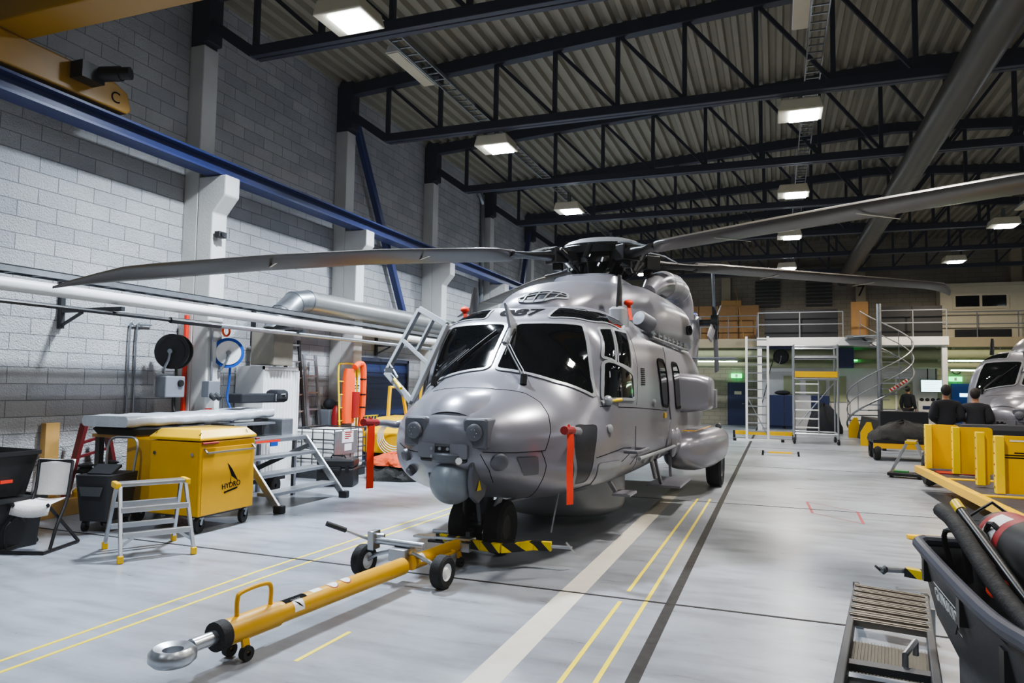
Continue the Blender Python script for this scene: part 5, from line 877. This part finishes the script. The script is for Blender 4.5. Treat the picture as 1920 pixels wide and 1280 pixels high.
for x in (-.66, .66):
    for y in (-.45, .45): MB().lathe([(.08, -.06), (.2, -.07), (.22, 0), (.2, .07), (.08, .06)], (x, y, .22), (1, 0, 0)).lathe([(0, 0), (.09, .02)], (x, y, .22), (1, 0, 0)).build('wheel', M['rubber'], t)
heap('dark_netting', 'glossy black netting piled on the flat cart', 'netting', (2.95, 19.9, .5), .78, .58, .42, M['net'], 9)
t = thing('tarpaulin_barrier', 'low dark olive tarpaulin barrier held by two yellow end plates', 'barrier', (0, 0, 0)); MB().loft([[(x + dx, y, z) for dx, z in ((.15, .02), (.85, .02), (.75, .75), (.3, .78))] for x, y in ((2.55, 28.25), (2.6, 27.2), (2.6, 26), (2.65, 24.5))]).build('tarpaulin', M['net'], t, sm=30)
for y in (28.3, 24.4): MB().prism([(2.42, 0), (2.85, 0), (2.85, .2), (2.72, .72), (2.6, .72), (2.42, .4)], y - .05, y + .0, lambda u_, v_, h: (u_, h, v_)).build('end_plate', M['yel'], t, sm=0)
t = thing('dark_chest', 'long dark chest on legs beyond the net cart', 'chest', (0, 0, 0)); MB().b2((2.75, 22.5, .5), (3.95, 23.0, 1.12)).build('body', M['cloth'], t, sm=0, bevel=.02)
for x in (2.8, 3.8): MB().b2((x, 22.55, 0), (x + .1, 22.95, .5)).build('leg', M['black'], t, sm=0)
heap('dark_bags', 'dark heap of bags and covers on the floor right of the scaffold tower', 'bags', (1.75, 30.6, 0), .6, .5, 1.1, M['cloth'], 12)
t = thing('yellow_bar', 'yellow floor bar with two small black feet in front of the white ladder', 'bar', (.08, 19.4, 0)); MB().b2((-.28, -.05, .06), (.28, .05, .1)).build('bar', M['yel'], t, sm=0)
for x in (-.42, .44): MB().bar((x, 0, 0), (x * .97, 0, .12), .05, .05).build('foot', M['black'], t, sm=0)
MB().bar((-.42, 0, .07), (.44, 0, .07), .015, .015).build('rod', M['galv'], t, sm=0)
# ladder and scaffold tower
t = thing('white_ladder', 'white aluminium ladder standing on a wide base bar beside the scaffold tower', 'ladder', (-.58, 24.4, 0)); b = MB()
for x in (-.33, .33): MB().b2((x - .035, -.03, .05), (x + .035, .03, 3.4)).build('rail', M['white'], t, sm=0)
for i in range(12): MB().b2((-.33, -.02, .3 + .27 * i), (.33, .02, .34 + .27 * i)).build('rung', M['alu'], t, sm=0)
MB().b2((-.66, -.05, .0), (.72, .05, .07)).build('base_bar', M['white'], t, sm=0)
for x in (-.7, .76): MB().b2((x - .05, -.06, 0), (x + .05, .06, .08)).build('bar_cap', M['black'], t, sm=0)
MB().bar((-.3, .1, 1.4), (.3, .1, .2), .03, .03).build('stay', M['alu'], t, sm=0)
t = thing('yellow_base_beam', 'yellow beam with black feet lying on the floor behind the white ladder', 'beam', (-.4, 25.9, 0)); MB().b2((-.95, -.06, .12), (.95, .06, .25)).build('beam', M['yel'], t, sm=0)
for x in (-.98, .98): MB().bar((x, 0, 0), (x, 0, .25), .08, .08).build('foot', M['black'], t, sm=0)
t = thing('scaffold_tower', 'aluminium scaffold tower on castors with a yellow toe board', 'scaffold', (1.15, 24.6, 0))
for x in (-.63, .63):
    for y in (-.6, .7): MB().cyl((x, y, .2), (x, y, 3.1), .03, n=10).build('upright', M['alu'], t); add_casters(t, [(x, y)], .09, .22)
for z in (.32, 2.05, 2.7, 3.05):
    for y in (-.6, .7): MB().cyl((-.63, y, z), (.63, y, z), .026, n=8).build('crossbar', M['alu'], t)
    for x in (-.63, .63): MB().cyl((x, -.6, z), (x, .7, z), .026, n=8).build('crossbar', M['alu'], t)
for z in (2.0, 2.72): MB().b2((-.6, -.6, z), (.6, .7, z + .05)).build('platform', M['alu'], t, sm=0)
MB().b2((-.6, -.66, 2.08), (.62, -.62, 2.26)).build('toe_board', M['yel'], t, sm=0); MB().cyl((.08, -.6, .3), (.08, -.6, 2.0), .026, n=8).build('ladder_upright', M['alu'], t)
for i in range(6): MB().b2((-.6, -.63, .5 + .27 * i), (.08, -.57, .54 + .27 * i)).build('rung', M['white'], t, sm=0)
MB().cyl((-.6, .7, .4), (.6, .7, 1.9), .02, n=8).build('diagonal', M['alu'], t)
# ---------------------------------------------------------------- back of the hall: gallery, rooms, stair
b = MB(); b.b2((-8.4, 33.6, 3.55), (14.2, 34.95, 3.95)); struct(b.build('trim_2', M['wallc'], sm=0)); tag_ = 0
t = thing('mezzanine_platform', 'white mezzanine platform on posts projecting in front of the back gallery', 'platform', (0, 0, 0)); MB().b2((-.75, 31.4, 3.51), (6.25, 33.55, 3.84)).build('deck', M['white'], t, sm=0)
for x in (-.65, 6.12): MB().b2((x - .09, 31.5, 0), (x + .09, 31.68, 3.47)).build('post', M['white'], t, sm=0)
MB().b2((2.6, 30.3, 3.72), (3.7, 31.4, 3.84)).build('landing', M['galv'], t, sm=0)
def railing(label, pts, z0_):
    t = thing('guard_rail', label, 'railing', (0, 0, 0)); n_ = 0
    for p, q in zip(pts, pts[1:]):
        p, q = V((p[0], p[1], z0_)), V((q[0], q[1], z0_)); L = (q - p).length; k = max(1, round(L / 1.3))
        for z in (.55, 1.05): MB().cyl(p + V((0, 0, z)), q + V((0, 0, z)), .026, n=6).build('rail', M['heli_l'], t)
        for i in range(k + 1): c = p.lerp(q, i / k); MB().cyl(c, c + V((0, 0, 1.05)), .024, n=6).build('baluster', M['heli_l'], t)
railing('metal guard rail along the mezzanine edge left of the spiral stair', [(-.7, 31.5), (2.55, 31.5)], 3.84); railing('metal guard rail along the mezzanine edge right of the spiral stair', [(3.9, 31.5), (6.2, 31.5)], 3.84)
railing('metal guard rail on the gallery behind the tail rotor', [(-4.5, 33.7), (-.8, 33.7)], 3.95); railing('metal guard rail on the gallery before the yellow lit room', [(6.3, 33.7), (12, 33.7)], 3.95)
for x0, x1, w_ in ((-.45, .9, 'left of the pair'), (.95, 2.4, 'right of the pair')): tag(MB().b2((x0, 31.95, 3.845), (x1, 32.05, 5.05)).build('black_partition', M['board'], sm=0), 'black partition board standing on the mezzanine, ' + w_ + ' beyond the ladder', 'partition', 'mezzanine partitions')
for x0, x1, w_ in ((3.95, 5.05, 'just right of the spiral stair'), (5.1, 6.15, 'nearest the yellow lit room')): tag(MB().b2((x0, 31.95, 3.845), (x1, 32.05, 5.1)).build('black_partition', M['board'], sm=0), 'black partition board standing on the mezzanine ' + w_, 'partition', 'mezzanine partitions')
tag(MB().b2((2.95, 32.6, 3.845), (3.6, 32.7, 5.4)).build('brown_door_panel', M['ply'], sm=0), 'brown wooden panel on the mezzanine behind the top of the stair', 'panel')
for i in range(4): tag(MB().b2((-4.3 + .9 * i, 34.3, 3.96), (-3.43 + .9 * i, 34.6, 5.55)).build('plywood_locker', M['ply'], sm=0), 'plywood locker on the gallery behind the tail rotor, ' + ('leftmost', 'second from left', 'third from left', 'rightmost')[i] + ' of four', 'locker', 'gallery lockers')
tag(MB().b2((-2.4, 34.35, 5.552), (-1.5, 34.6, 5.8)).build('cardboard_box', M['wood'], sm=0), 'orange brown box lying on top of the plywood lockers', 'box')
tag(MB().cyl((-1.35, 33.85, 3.95), (-1.75, 34.1, 6.4), .02, n=6).build('long_pole', M['wood']), 'long thin pole leaning on the gallery beside the plywood lockers', 'pole')
# louvres and back wall columns
for x, w_ in ((-.9, 'left'), (1.3, 'right')):
    b = MB(); [b.b2((x, 34.9, 5.5 + .16 * i), (x + 1.1, 34.97, 5.6 + .16 * i)) for i in range(8)]; tag(b.build('wall_louvre', M['dgrey'], sm=0), 'dark louvred vent high on the back wall, %s of the two' % w_, 'vent', 'back wall louvres')
for x, w_ in ((-2.2, 'behind the tail rotor'), (3.55, 'above the spiral stair'), (9.4, 'at the right picture edge')): tag(MB().b2((x - .2, 34.7, 3.96), (x + .2, 34.98, 7.9)).build('back_column', M['wallc'], sm=0), 'pale concrete column on the back wall ' + w_, 'column', 'back wall columns')
text('7', .7, M['ink'], 'bay_number', [o for o in bpy.data.objects if o.name == 'back_column.001'][0], face_M((3.55, 34.69, 6.1), (1, 0, 0), (0, 0, 1)))
t = thing('spiral_duct', 'long round duct running across the back wall above the gallery', 'duct', (0, 0, 0)); MB().tube([(-8, 34.46, 7.1), (3.0, 34.46, 7.1)], .22, 14).build('tube', M['brownd'], t)
for x in (-6, -3.4, -.6, 1.2, 2.8): MB().b2((x, 34.44, 7.3), (x + .04, 34.99, 7.34)).build('strap', M['dgrey'], t, sm=0)
tag(MB().tube([(2.74, 9, 6.45), (2.74, 33.5, 6.45)], .26, 18).build('roof_duct', M['ductd']), 'long round duct hung under the roof ridge along the hall', 'duct')
t = thing('upper_room', 'pale yellow lit room on the gallery with a double window', 'room', (0, 0, 0)); MB().b2((6.5, 34.1, 3.96), (12.5, 34.9, 6.1)).build('wall_panel', M['cream'], t, sm=0); MB().b2((6.4, 33.95, 6.1), (12.6, 34.95, 6.22)).build('roof_edge', M['cream'], t, sm=0)
w_ = MB().b2((6.95, 34.04, 5.15), (8.95, 34.1, 5.8)).build('window_frame', M['cream'], t, sm=0)
for x in (7.05, 8.0): MB().b2((x, 34.03, 5.25), (x + .85, 34.05, 5.7)).build('pane', M['glass'], w_, sm=0)
MB().b2((7.0, 34.05, 3.97), (9.0, 34.09, 4.3)).build('dark_panel', M['board'], t, sm=0)
# under the gallery
struct(MB().b2((-.6, 33.4, 0), (6.2, 33.55, 2.75)).build('wall_office', M['white'], sm=0)); struct(MB().b2((-.6, 33.42, 2.75), (6.2, 33.55, 3.5)).build('wall_office_upper', M['lime'], sm=0))
for z, y, r_, w_ in ((3.2, 32.6, .2, 'upper'), (2.75, 32.9, .12, 'lower')): tag(MB().tube([(-8, y if y > 32.8 else 33.0, z), (12, y if y > 32.8 else 33.0, z)], r_, 12).build('service_pipe', M['lime']), 'service pipe coloured as lit greenish, running under the gallery, %s of the two' % w_, 'pipe', 'gallery pipes')  # lime tint puts the greenish gallery light into the pipe colour
for x, y, z, w_ in ((-2.6, 33.6, 2.95, 'above the left blue door'), (7.6, 33.6, 3.0, 'right of the mezzanine post, upper'), (7.6, 33.2, 2.6, 'right of the mezzanine post, lower')):
    t = thing('tube_light', 'lit fluorescent tube light under the gallery ' + w_, 'tube light', (x, y, z)); MB().b2((-1.0, -.08, 0), (1.0, .08, .06)).build('housing', M['white'], t, sm=0); MB().cyl((-.95, 0, -.03), (.95, 0, -.03), .025, n=8).build('tube', M['tube'], t)
    for x_ in (-.8, .8): MB().cyl((x_, .1, .03), (x_, .1, 3.55 - z), .01, n=6).build('hanger', M['galv'], t)
def bluedoor(n, x0, x1, z1, y):
    d = struct(MB().b2((x0, y - .06, 0), (x1, y, z1)).build('door_%d' % n, M['blue2' if n == 3 else 'blue'], sm=0)); MB().b2((x0 + .3, y - .07, z1 - .55), (x0 + .62, y - .06, z1 - .4)).build('door_notice', M['cream'] if n == 2 else M['screen'], d, sm=0); MB().cyl((x1 - .1, y - .12, 1.0), (x1 - .22, y - .12, 1.0), .012, n=6).build('door_handle', M['alu'], d)  # notice on the right door is given a glow of its own
bluedoor(2, -2.15, -1.3, 1.98, 34.98); bluedoor(3, 7.0, 8.3, 2.05, 34.98)
for x, z, w_, y in ((-1.75, 2.3, 'above the left blue door', 34.85), (7.15, 2.25, 'above the right blue door', 34.85), (3.0, 3.05, 'behind the spiral stair', 33.3)):
    t = thing('exit_sign', 'small glowing green exit sign ' + w_, 'exit sign', (x, y, z)); MB().b2((-.24, 0, -.1), (.24, .08, .1)).build('case', M['exit'], t, sm=0); MB().b2((-.05, -.006, -.07), (.05, 0, .07)).build('pictogram', M['white'], t, sm=0)
tag(MB().tube(circle((7.2, 34.9, 2.62), .16, 'y', 20), .02, 6, closed=True).build('wall_ring', M['black']), 'black ring of cable hanging above the right exit sign', 'cable')
for x0, x1, w_ in ((-.35, .3, 'left'), (.31, .75, 'middle'), (1.4, 2.1, 'right')): tag(MB().b2((x0, 32.9, .12), (x1, 33.35, 1.45)).b2((x0 + .05, 32.95, 0), (x1 - .05, 33.3, .12)).build('blue_cabinet', M['blue'], sm=0, bevel=.01), 'dark blue cabinet behind the scaffold tower, ' + w_ + ' of three', 'cabinet', 'blue cabinets')
tag(MB().sphere((.25, 33.1, 1.55), .2, 12, 8, (1.6, 1, .5)).build('black_bag', M['cloth']), 'small black bag lying on the blue cabinets', 'bag')
tag(MB().b2((2.45, 32.2, 2.62), (3.0, 32.8, 3.46)).build('blue_box', M['blue'], sm=0), 'dark blue box hung under the mezzanine left of the spiral stair', 'box')
reel('exhaust_hose_reel', 'large dark hose reel hung under the mezzanine behind the ladder', (.2, 32.5, 3.1), (0, -1, 0), .32, M['cloth'], M['board'], [(-.3, 0, -.1), (-.45, -.1, -.6), (-.6, -.2, -1.3), (-.8, -.3, -2.1)])
tag(MB().bar((-.4, 31.9, 3.44), (2.4, 31.9, 3.44), .1, .12).build('blue_beam', M['blue'], sm=0), 'dark blue beam under the front of the mezzanine behind the scaffold', 'beam')
for x0, x1, z0_, z1, w_ in ((.3, .95, 1.5, 2.3, 'left of the scaffold uprights'), (1.2, 2.0, 1.5, 2.2, 'seen through the scaffold'), (2.15, 2.8, 1.2, 2.3, 'right of the scaffold')): tag(MB().b2((x0, 33.36, z0_), (x1, 33.395, z1)).build('yellowed_poster', M['lime'], sm=0), 'pale greenish board on the white office wall, ' + w_, 'board', 'office wall boards')
struct(MB().b2((4.0, 33.36, .95), (5.3, 33.41, 2.2)).build('window_1', M['lime'], sm=0)); b = MB(); b.b2((3.95, 33.33, .9), (4.0, 33.41, 2.25)); b.b2((4.65, 33.33, .9), (4.72, 33.41, 2.25)); b.b2((5.3, 33.33, .9), (5.36, 33.41, 2.25)); struct(b.build('window_2', M['white'], sm=0))
t = thing('wall_monitor', 'lit white information screen on the office wall beside the right blue door', 'screen', (5.98, 33.2, 1.93)); MB().b2((-.42, 0, -.26), (.42, .06, .26)).build('bezel', M['black'], t, sm=0); sc_ = MB().b2((-.4, -.01, -.24), (.4, 0, .24)).build('screen', M['screen'], t, sm=0); b = MB(); [b.b2((-.3, -.014, .14 - .08 * i), (.3 - .1 * (i % 3), -.01, .147 - .08 * i)) for i in range(5)]; b.build('screen_lines', M['grey'], sc_, sm=0)
for x in (-.15, .15): MB().cyl((x, .05, .26), (x, .05, .9), .02, n=6).build('hanger', M['black'], t)
t = thing('service_counter', 'white counter with dark name plate below the lit screen', 'counter', (5.9, 32.95, 0)); MB().b2((-.5, -.15, 0), (.5, .35, 1.3)).build('body', M['white'], t, sm=0); MB().b2((-.35, -.16, .98), (.35, -.15, 1.12)).build('plaque', M['blue'], t, sm=0)
for i in range(4): tag(MB().sphere((5.55 + .2 * i, 32.95, 1.37), .07, 10, 6, (1.2, .8, 1)).build('desk_clutter', M['cloth']), 'small dark object on the counter under the screen, %s from left' % ('first', 'second', 'third', 'fourth')[i], 'object', 'things on the counter')
# spiral staircase
t = thing('spiral_staircase', 'grey metal spiral staircase rising to the mezzanine', 'staircase', (3.62, 29.6, 0)); MB().cyl((0, 0, 0), (0, 0, 4.95), .09, n=14).build('centre_pole', M['galv'], t)
N = 19; az0, az1 = R(150), R(150 + 330); outer = []
for i in range(N):
    a = az0 + (az1 - az0) * i / (N - 1); a2 = a + R(19); z = .2 * (i + 1); MB().add([(.09 * math.cos(a), .09 * math.sin(a), z), (1.1 * math.cos(a), 1.1 * math.sin(a), z), (1.1 * math.cos(a2), 1.1 * math.sin(a2), z), (.09 * math.cos(a2), .09 * math.sin(a2), z)] + [(.09 * math.cos(a), .09 * math.sin(a), z - .04), (1.1 * math.cos(a), 1.1 * math.sin(a), z - .04), (1.1 * math.cos(a2), 1.1 * math.sin(a2), z - .04), (.09 * math.cos(a2), .09 * math.sin(a2), z - .04)], [(0, 1, 2, 3), (4, 7, 6, 5), (0, 4, 5, 1), (1, 5, 6, 2), (2, 6, 7, 3), (3, 7, 4, 0)]).build('tread', M['galv'], t, sm=0)
    outer.append(V((1.12 * math.cos(a), 1.12 * math.sin(a), z)))
    if i % 2 == 0: MB().cyl(outer[-1], outer[-1] + V((0, 0, 1.0)), .015, n=6).build('baluster', M['galv'], t)
for dz, r_, nm in ((1.0, .025, 'handrail'), (.5, .018, 'middle_rail')): MB().tube(smooth([p + V((0, 0, dz)) for p in outer], 3), r_, 8).build(nm, M['heli_l'], t)
MB().tube(smooth([p + V((0, 0, -.02)) for p in outer], 3), .035, 6).build('stringer', M['galv'], t); MB().bar(outer[7] + V((0, -.03, .1)), outer[9] + V((0, -.03, .1)), .02, .1).build('warning_strip', M['redwhite'], t, sm=0)
# people, seen from behind
def skin_mesh(name, verts, edges, radii, m, parent=None, sub=2):
    me = bpy.data.meshes.new(name); me.from_pydata(verts, edges, []); me.materials.append(m); o = bpy.data.objects.new(name, me); COL.objects.link(o); o.parent = parent
    s_ = o.modifiers.new('skin', 'SKIN'); s_.use_smooth_shade = True; s_.branch_smoothing = .4
    for i, r_ in enumerate(radii): me.skin_vertices[0].data[i].radius = (r_ if isinstance(r_, tuple) else (r_, r_))
    me.skin_vertices[0].data[0].use_root = True; q = o.modifiers.new('sub', 'SUBSURF'); q.levels = sub; q.render_levels = sub; return o
def person(label, loc, rz, arms, h=1.78):
    t = thing('person', label, 'person', loc, rz); k = h / 1.78
    P = [(0, 0, .95), (0, 0, 1.12), (0, .0, 1.32), (0, .0, 1.47), (0, .01, 1.54), (0, .02, 1.61), (0, .01, 1.7), (0, .0, 1.76)]; E = [(i, i + 1) for i in range(7)]; Rr = [(.13, .09), (.12, .085), (.13, .09), (.09, .06), .05, (.065, .07), (.08, .095), .05]
    for s_, (el, ha) in ((-1, arms[0]), (1, arms[1])):
        i0 = len(P); P += [(s_ * .18, 0, 1.43), (s_ * el[0], el[1], el[2]), (s_ * ha[0], ha[1], ha[2]), (s_ * ha[0], ha[1] + .02, ha[2] - .08)]; E += [(3, i0), (i0, i0 + 1), (i0 + 1, i0 + 2), (i0 + 2, i0 + 3)]; Rr += [.04, .04, .03, (.03, .02)]
        i0 = len(P); P += [(s_ * .1, 0, .88), (s_ * .11, .01, .48), (s_ * .12, -.02, .08), (s_ * .13, .12, .04)]; E += [(0, i0), (i0, i0 + 1), (i0 + 1, i0 + 2), (i0 + 2, i0 + 3)]; Rr += [.09, .06, .045, .04]
    sc = lambda L: [tuple(c_ * k for c_ in p) for p in L]
    skin_mesh('body', sc(P), E, Rr, M['skin'], t)
    J = [0, 1, 2, 3, 8, 9, 10, 16, 17, 18]; JP = [P[i] for i in J] + [(0, 0, 1.52)]; skin_mesh('jacket', sc(JP), [(0, 1), (1, 2), (2, 3), (3, 4), (4, 5), (5, 6), (3, 7), (7, 8), (8, 9), (3, 10)], [(.19, .15), (.185, .145), (.2, .155), (.16, .125), .1, .08, .055, .1, .08, .055, .085], M['cloth'], t)
    T = [0, 12, 13, 14, 20, 21, 22]; skin_mesh('trousers', sc([P[i] for i in T]), [(0, 1), (1, 2), (2, 3), (0, 4), (4, 5), (5, 6)], [(.17, .13), .105, .078, .065, .105, .078, .065], M['cloth'], t)
    for s_ in (-1, 1): MB().loft([[(s_ * .12 * k + x_, (.05 + y_) * k, z_) for x_, y_ in rrect(w_, l_, .04, 3)] for z_, w_, l_ in ((0, .1, .29), (.05, .1, .28), (.1, .08, .12))]).build('shoe', M['black'], t)
    MB().sphere((0, -.01 * k, 1.7 * k), .105 * k, 14, 10, (.88, 1.0, 1.08)).build('hair', M['hair'], t)
    b = MB()
    for s_, (el, ha) in ((-1, arms[0]), (1, arms[1])):
        for f_ in range(4): b.tube([V((s_ * ha[0] + .016 * (f_ - 1.5), ha[1] + .03, ha[2] - .1)) * k, V((s_ * ha[0] + .016 * (f_ - 1.5), ha[1] + .05, ha[2] - .15)) * k, V((s_ * ha[0] + .014 * (f_ - 1.5), ha[1] + .06, ha[2] - .175 + .008 * abs(f_ - 1.3))) * k], .008, 6)
    b.build('fingers', M['skin'], t); return t
front = ((.27, -.06, 1.16), (.12, .2, 1.08)); hang = ((.25, -.04, 1.15), (.27, .05, .92)); out = ((.3, .05, 1.2), (.18, .28, 1.15))
person('person in dark clothes standing with back turned left of the second helicopter', (3.16, 16.25, 0), R(5), (front, front), 1.8)
person('person in dark clothes bent towards papers beside the second helicopter nose', (3.66, 16.25, 0), R(-15), (out, front), 1.74)
person('person in dark clothes standing in front of the lit office window', (5.0, 32.6, 0), R(-40), (hang, hang), 1.88)
# second helicopter
h2 = thing('helicopter', 'second grey helicopter parked in shadow at the far right edge', 'helicopter', (4.62, 17.3, 0), R(-31))
skip = ('rotor_blade', 'cockpit_door', 'serial_number', 'tail_rotor_blade', 'dark_doorway_patch', 'whip_aerial')
for ch in kids(heli):
    if not ch.name.split('.')[0] in skip: copy_tree(ch, h2)

# unlit strip lights and cable ladders under the roof
for k, (x, y0, y1, w_) in enumerate(((-6.25, 10.5, 11.95, 'between the first and second left lamps'), (.4, 9.4, 11.9, 'above the nearest lamp of the middle row'), (7.2, 24.6, 26.2, 'near the far right lamp'))):
    t = thing('strip_light', 'unlit white strip light under the roof deck ' + w_, 'strip light', (x, (y0 + y1) / 2, 7.45)); L_ = (y1 - y0) / 2; MB().prism([(-.13, 0), (.13, 0), (.08, .12), (-.08, .12)], -L_, L_, lambda u_, v_, h: (u_, h, v_)).build('housing', M['white'], t, sm=0); MB().b2((-.11, -L_ + .02, -.02), (.11, L_ - .02, 0)).build('cover', M['cream'], t, sm=0)
    for e in (-1, 1): MB().cyl((0, e * L_ * .8, .1), (0, e * L_ * .8, roof_z(x) - 7.45), .012, n=6).build('hanger', M['galv'], t)
for x, w_ in ((-5.55, 'left'), (.62, 'middle')):
    t = thing('cable_ladder', 'galvanised cable ladder hung under the roof along the %s lamp row' % w_, 'cable ladder', (x, 0, 7.05)); MB().b2((-.13, -6, 0), (-.11, 34.5, .06)).build('side_rail', M['galv'], t, sm=0); MB().b2((.11, -6, 0), (.13, 34.5, .06)).build('side_rail', M['galv'], t, sm=0); b = MB(); [b.b2((-.11, 6 + .25 * i, .02), (.11, 6.03 + .25 * i, .04)) for i in range(112)]; tag(b.build('rungs', M['galv'], t, sm=0), kind='stuff')
# ---------------------------------------------------------------- lamps and light
def make_lamp():
    t = thing('ceiling_lamp', 'lamp', 'ceiling lamp', (0, 0, 0))
    MB().prism([(-.36, .0), (.36, .0), (.3, .2), (-.3, .2)], -.3, .3, lambda a, b, h: (a, h, b)).build('housing', M['cream'], t, sm=0, bevel=.02)
    MB().box((.06, 0, -.012), (.46, .46, .03)).build('diffuser', M['lamp'], t, sm=0, bevel=.008)
    MB().bar((0, 0, .2), (0, 0, .5), .08, .08).build('hanger', M['galv'], t, sm=0)
    return t
l0 = make_lamp(); first = True
LX = (-5.14, .41, 5.96, 11.5); LY = (-3.0, 2.3, 7.56, 12.7, 17.95, 23.0, 28.9)
rown = ['left', 'middle', 'right', 'outer right']; yn = ['behind the camera', 'just over the camera', 'nearest', 'second', 'third', 'fourth', 'fifth']
def pw(i, j): return POW * ((1.2, 2.2, 9, 1)[i] if j == 6 else 1) * (2.25, 1.05, .33, .06)[i] * (.1, .3 if i == 0 else .12, 1.15, 1.1, .85, .6, .4)[j]
POW = 235
for i, x in enumerate(LX):
    for j, y in enumerate(LY):
        lab = 'bright square ceiling lamp in cream housing, %s in the %s row' % (yn[j], rown[i])
        if first: o = l0; o.location = (x, y, 6.32); first = False
        else: o = copy_tree(l0); o.location = (x, y, 6.32)
        o['label'] = lab; o['group'] = 'ceiling lamps'
        la = bpy.data.lights.new('lamp_light', 'AREA'); la.shape = 'RECTANGLE'; la.size = .46; la.size_y = .46; la.energy = pw(i, j)
        la.color = (.8, .89, 1.0) if i == 0 else ((1, .93, .84) if i == 1 else (1, .84, .62)); la.spread = R(175 if j == 6 else 140)
        lo = bpy.data.objects.new('lamp_light', la); COL.objects.link(lo); lo.location = (x + .06, y, 6.27)
w = bpy.data.worlds.new('world'); SC.world = w; w.use_nodes = True; w.node_tree.nodes['Background'].inputs[0].default_value = (.05, .055, .065, 1); w.node_tree.nodes['Background'].inputs[1].default_value = .3
SC.view_settings.view_transform = 'AgX'; SC.view_settings.look = 'AgX - Medium High Contrast'; SC.view_settings.exposure = 0.12
SC.view_settings.use_curve_mapping = True; cm_ = SC.view_settings.curve_mapping; cm_.curves[3].points[0].location = (0.0, .007); cm_.update()
SC.cycles.max_bounces = 6; SC.cycles.diffuse_bounces = 4; SC.cycles.glossy_bounces = 4; SC.cycles.transmission_bounces = 4; SC.cycles.sample_clamp_indirect = 6; SC.cycles.use_denoising = True; SC.cycles.caustics_reflective = False; SC.cycles.caustics_refractive = False
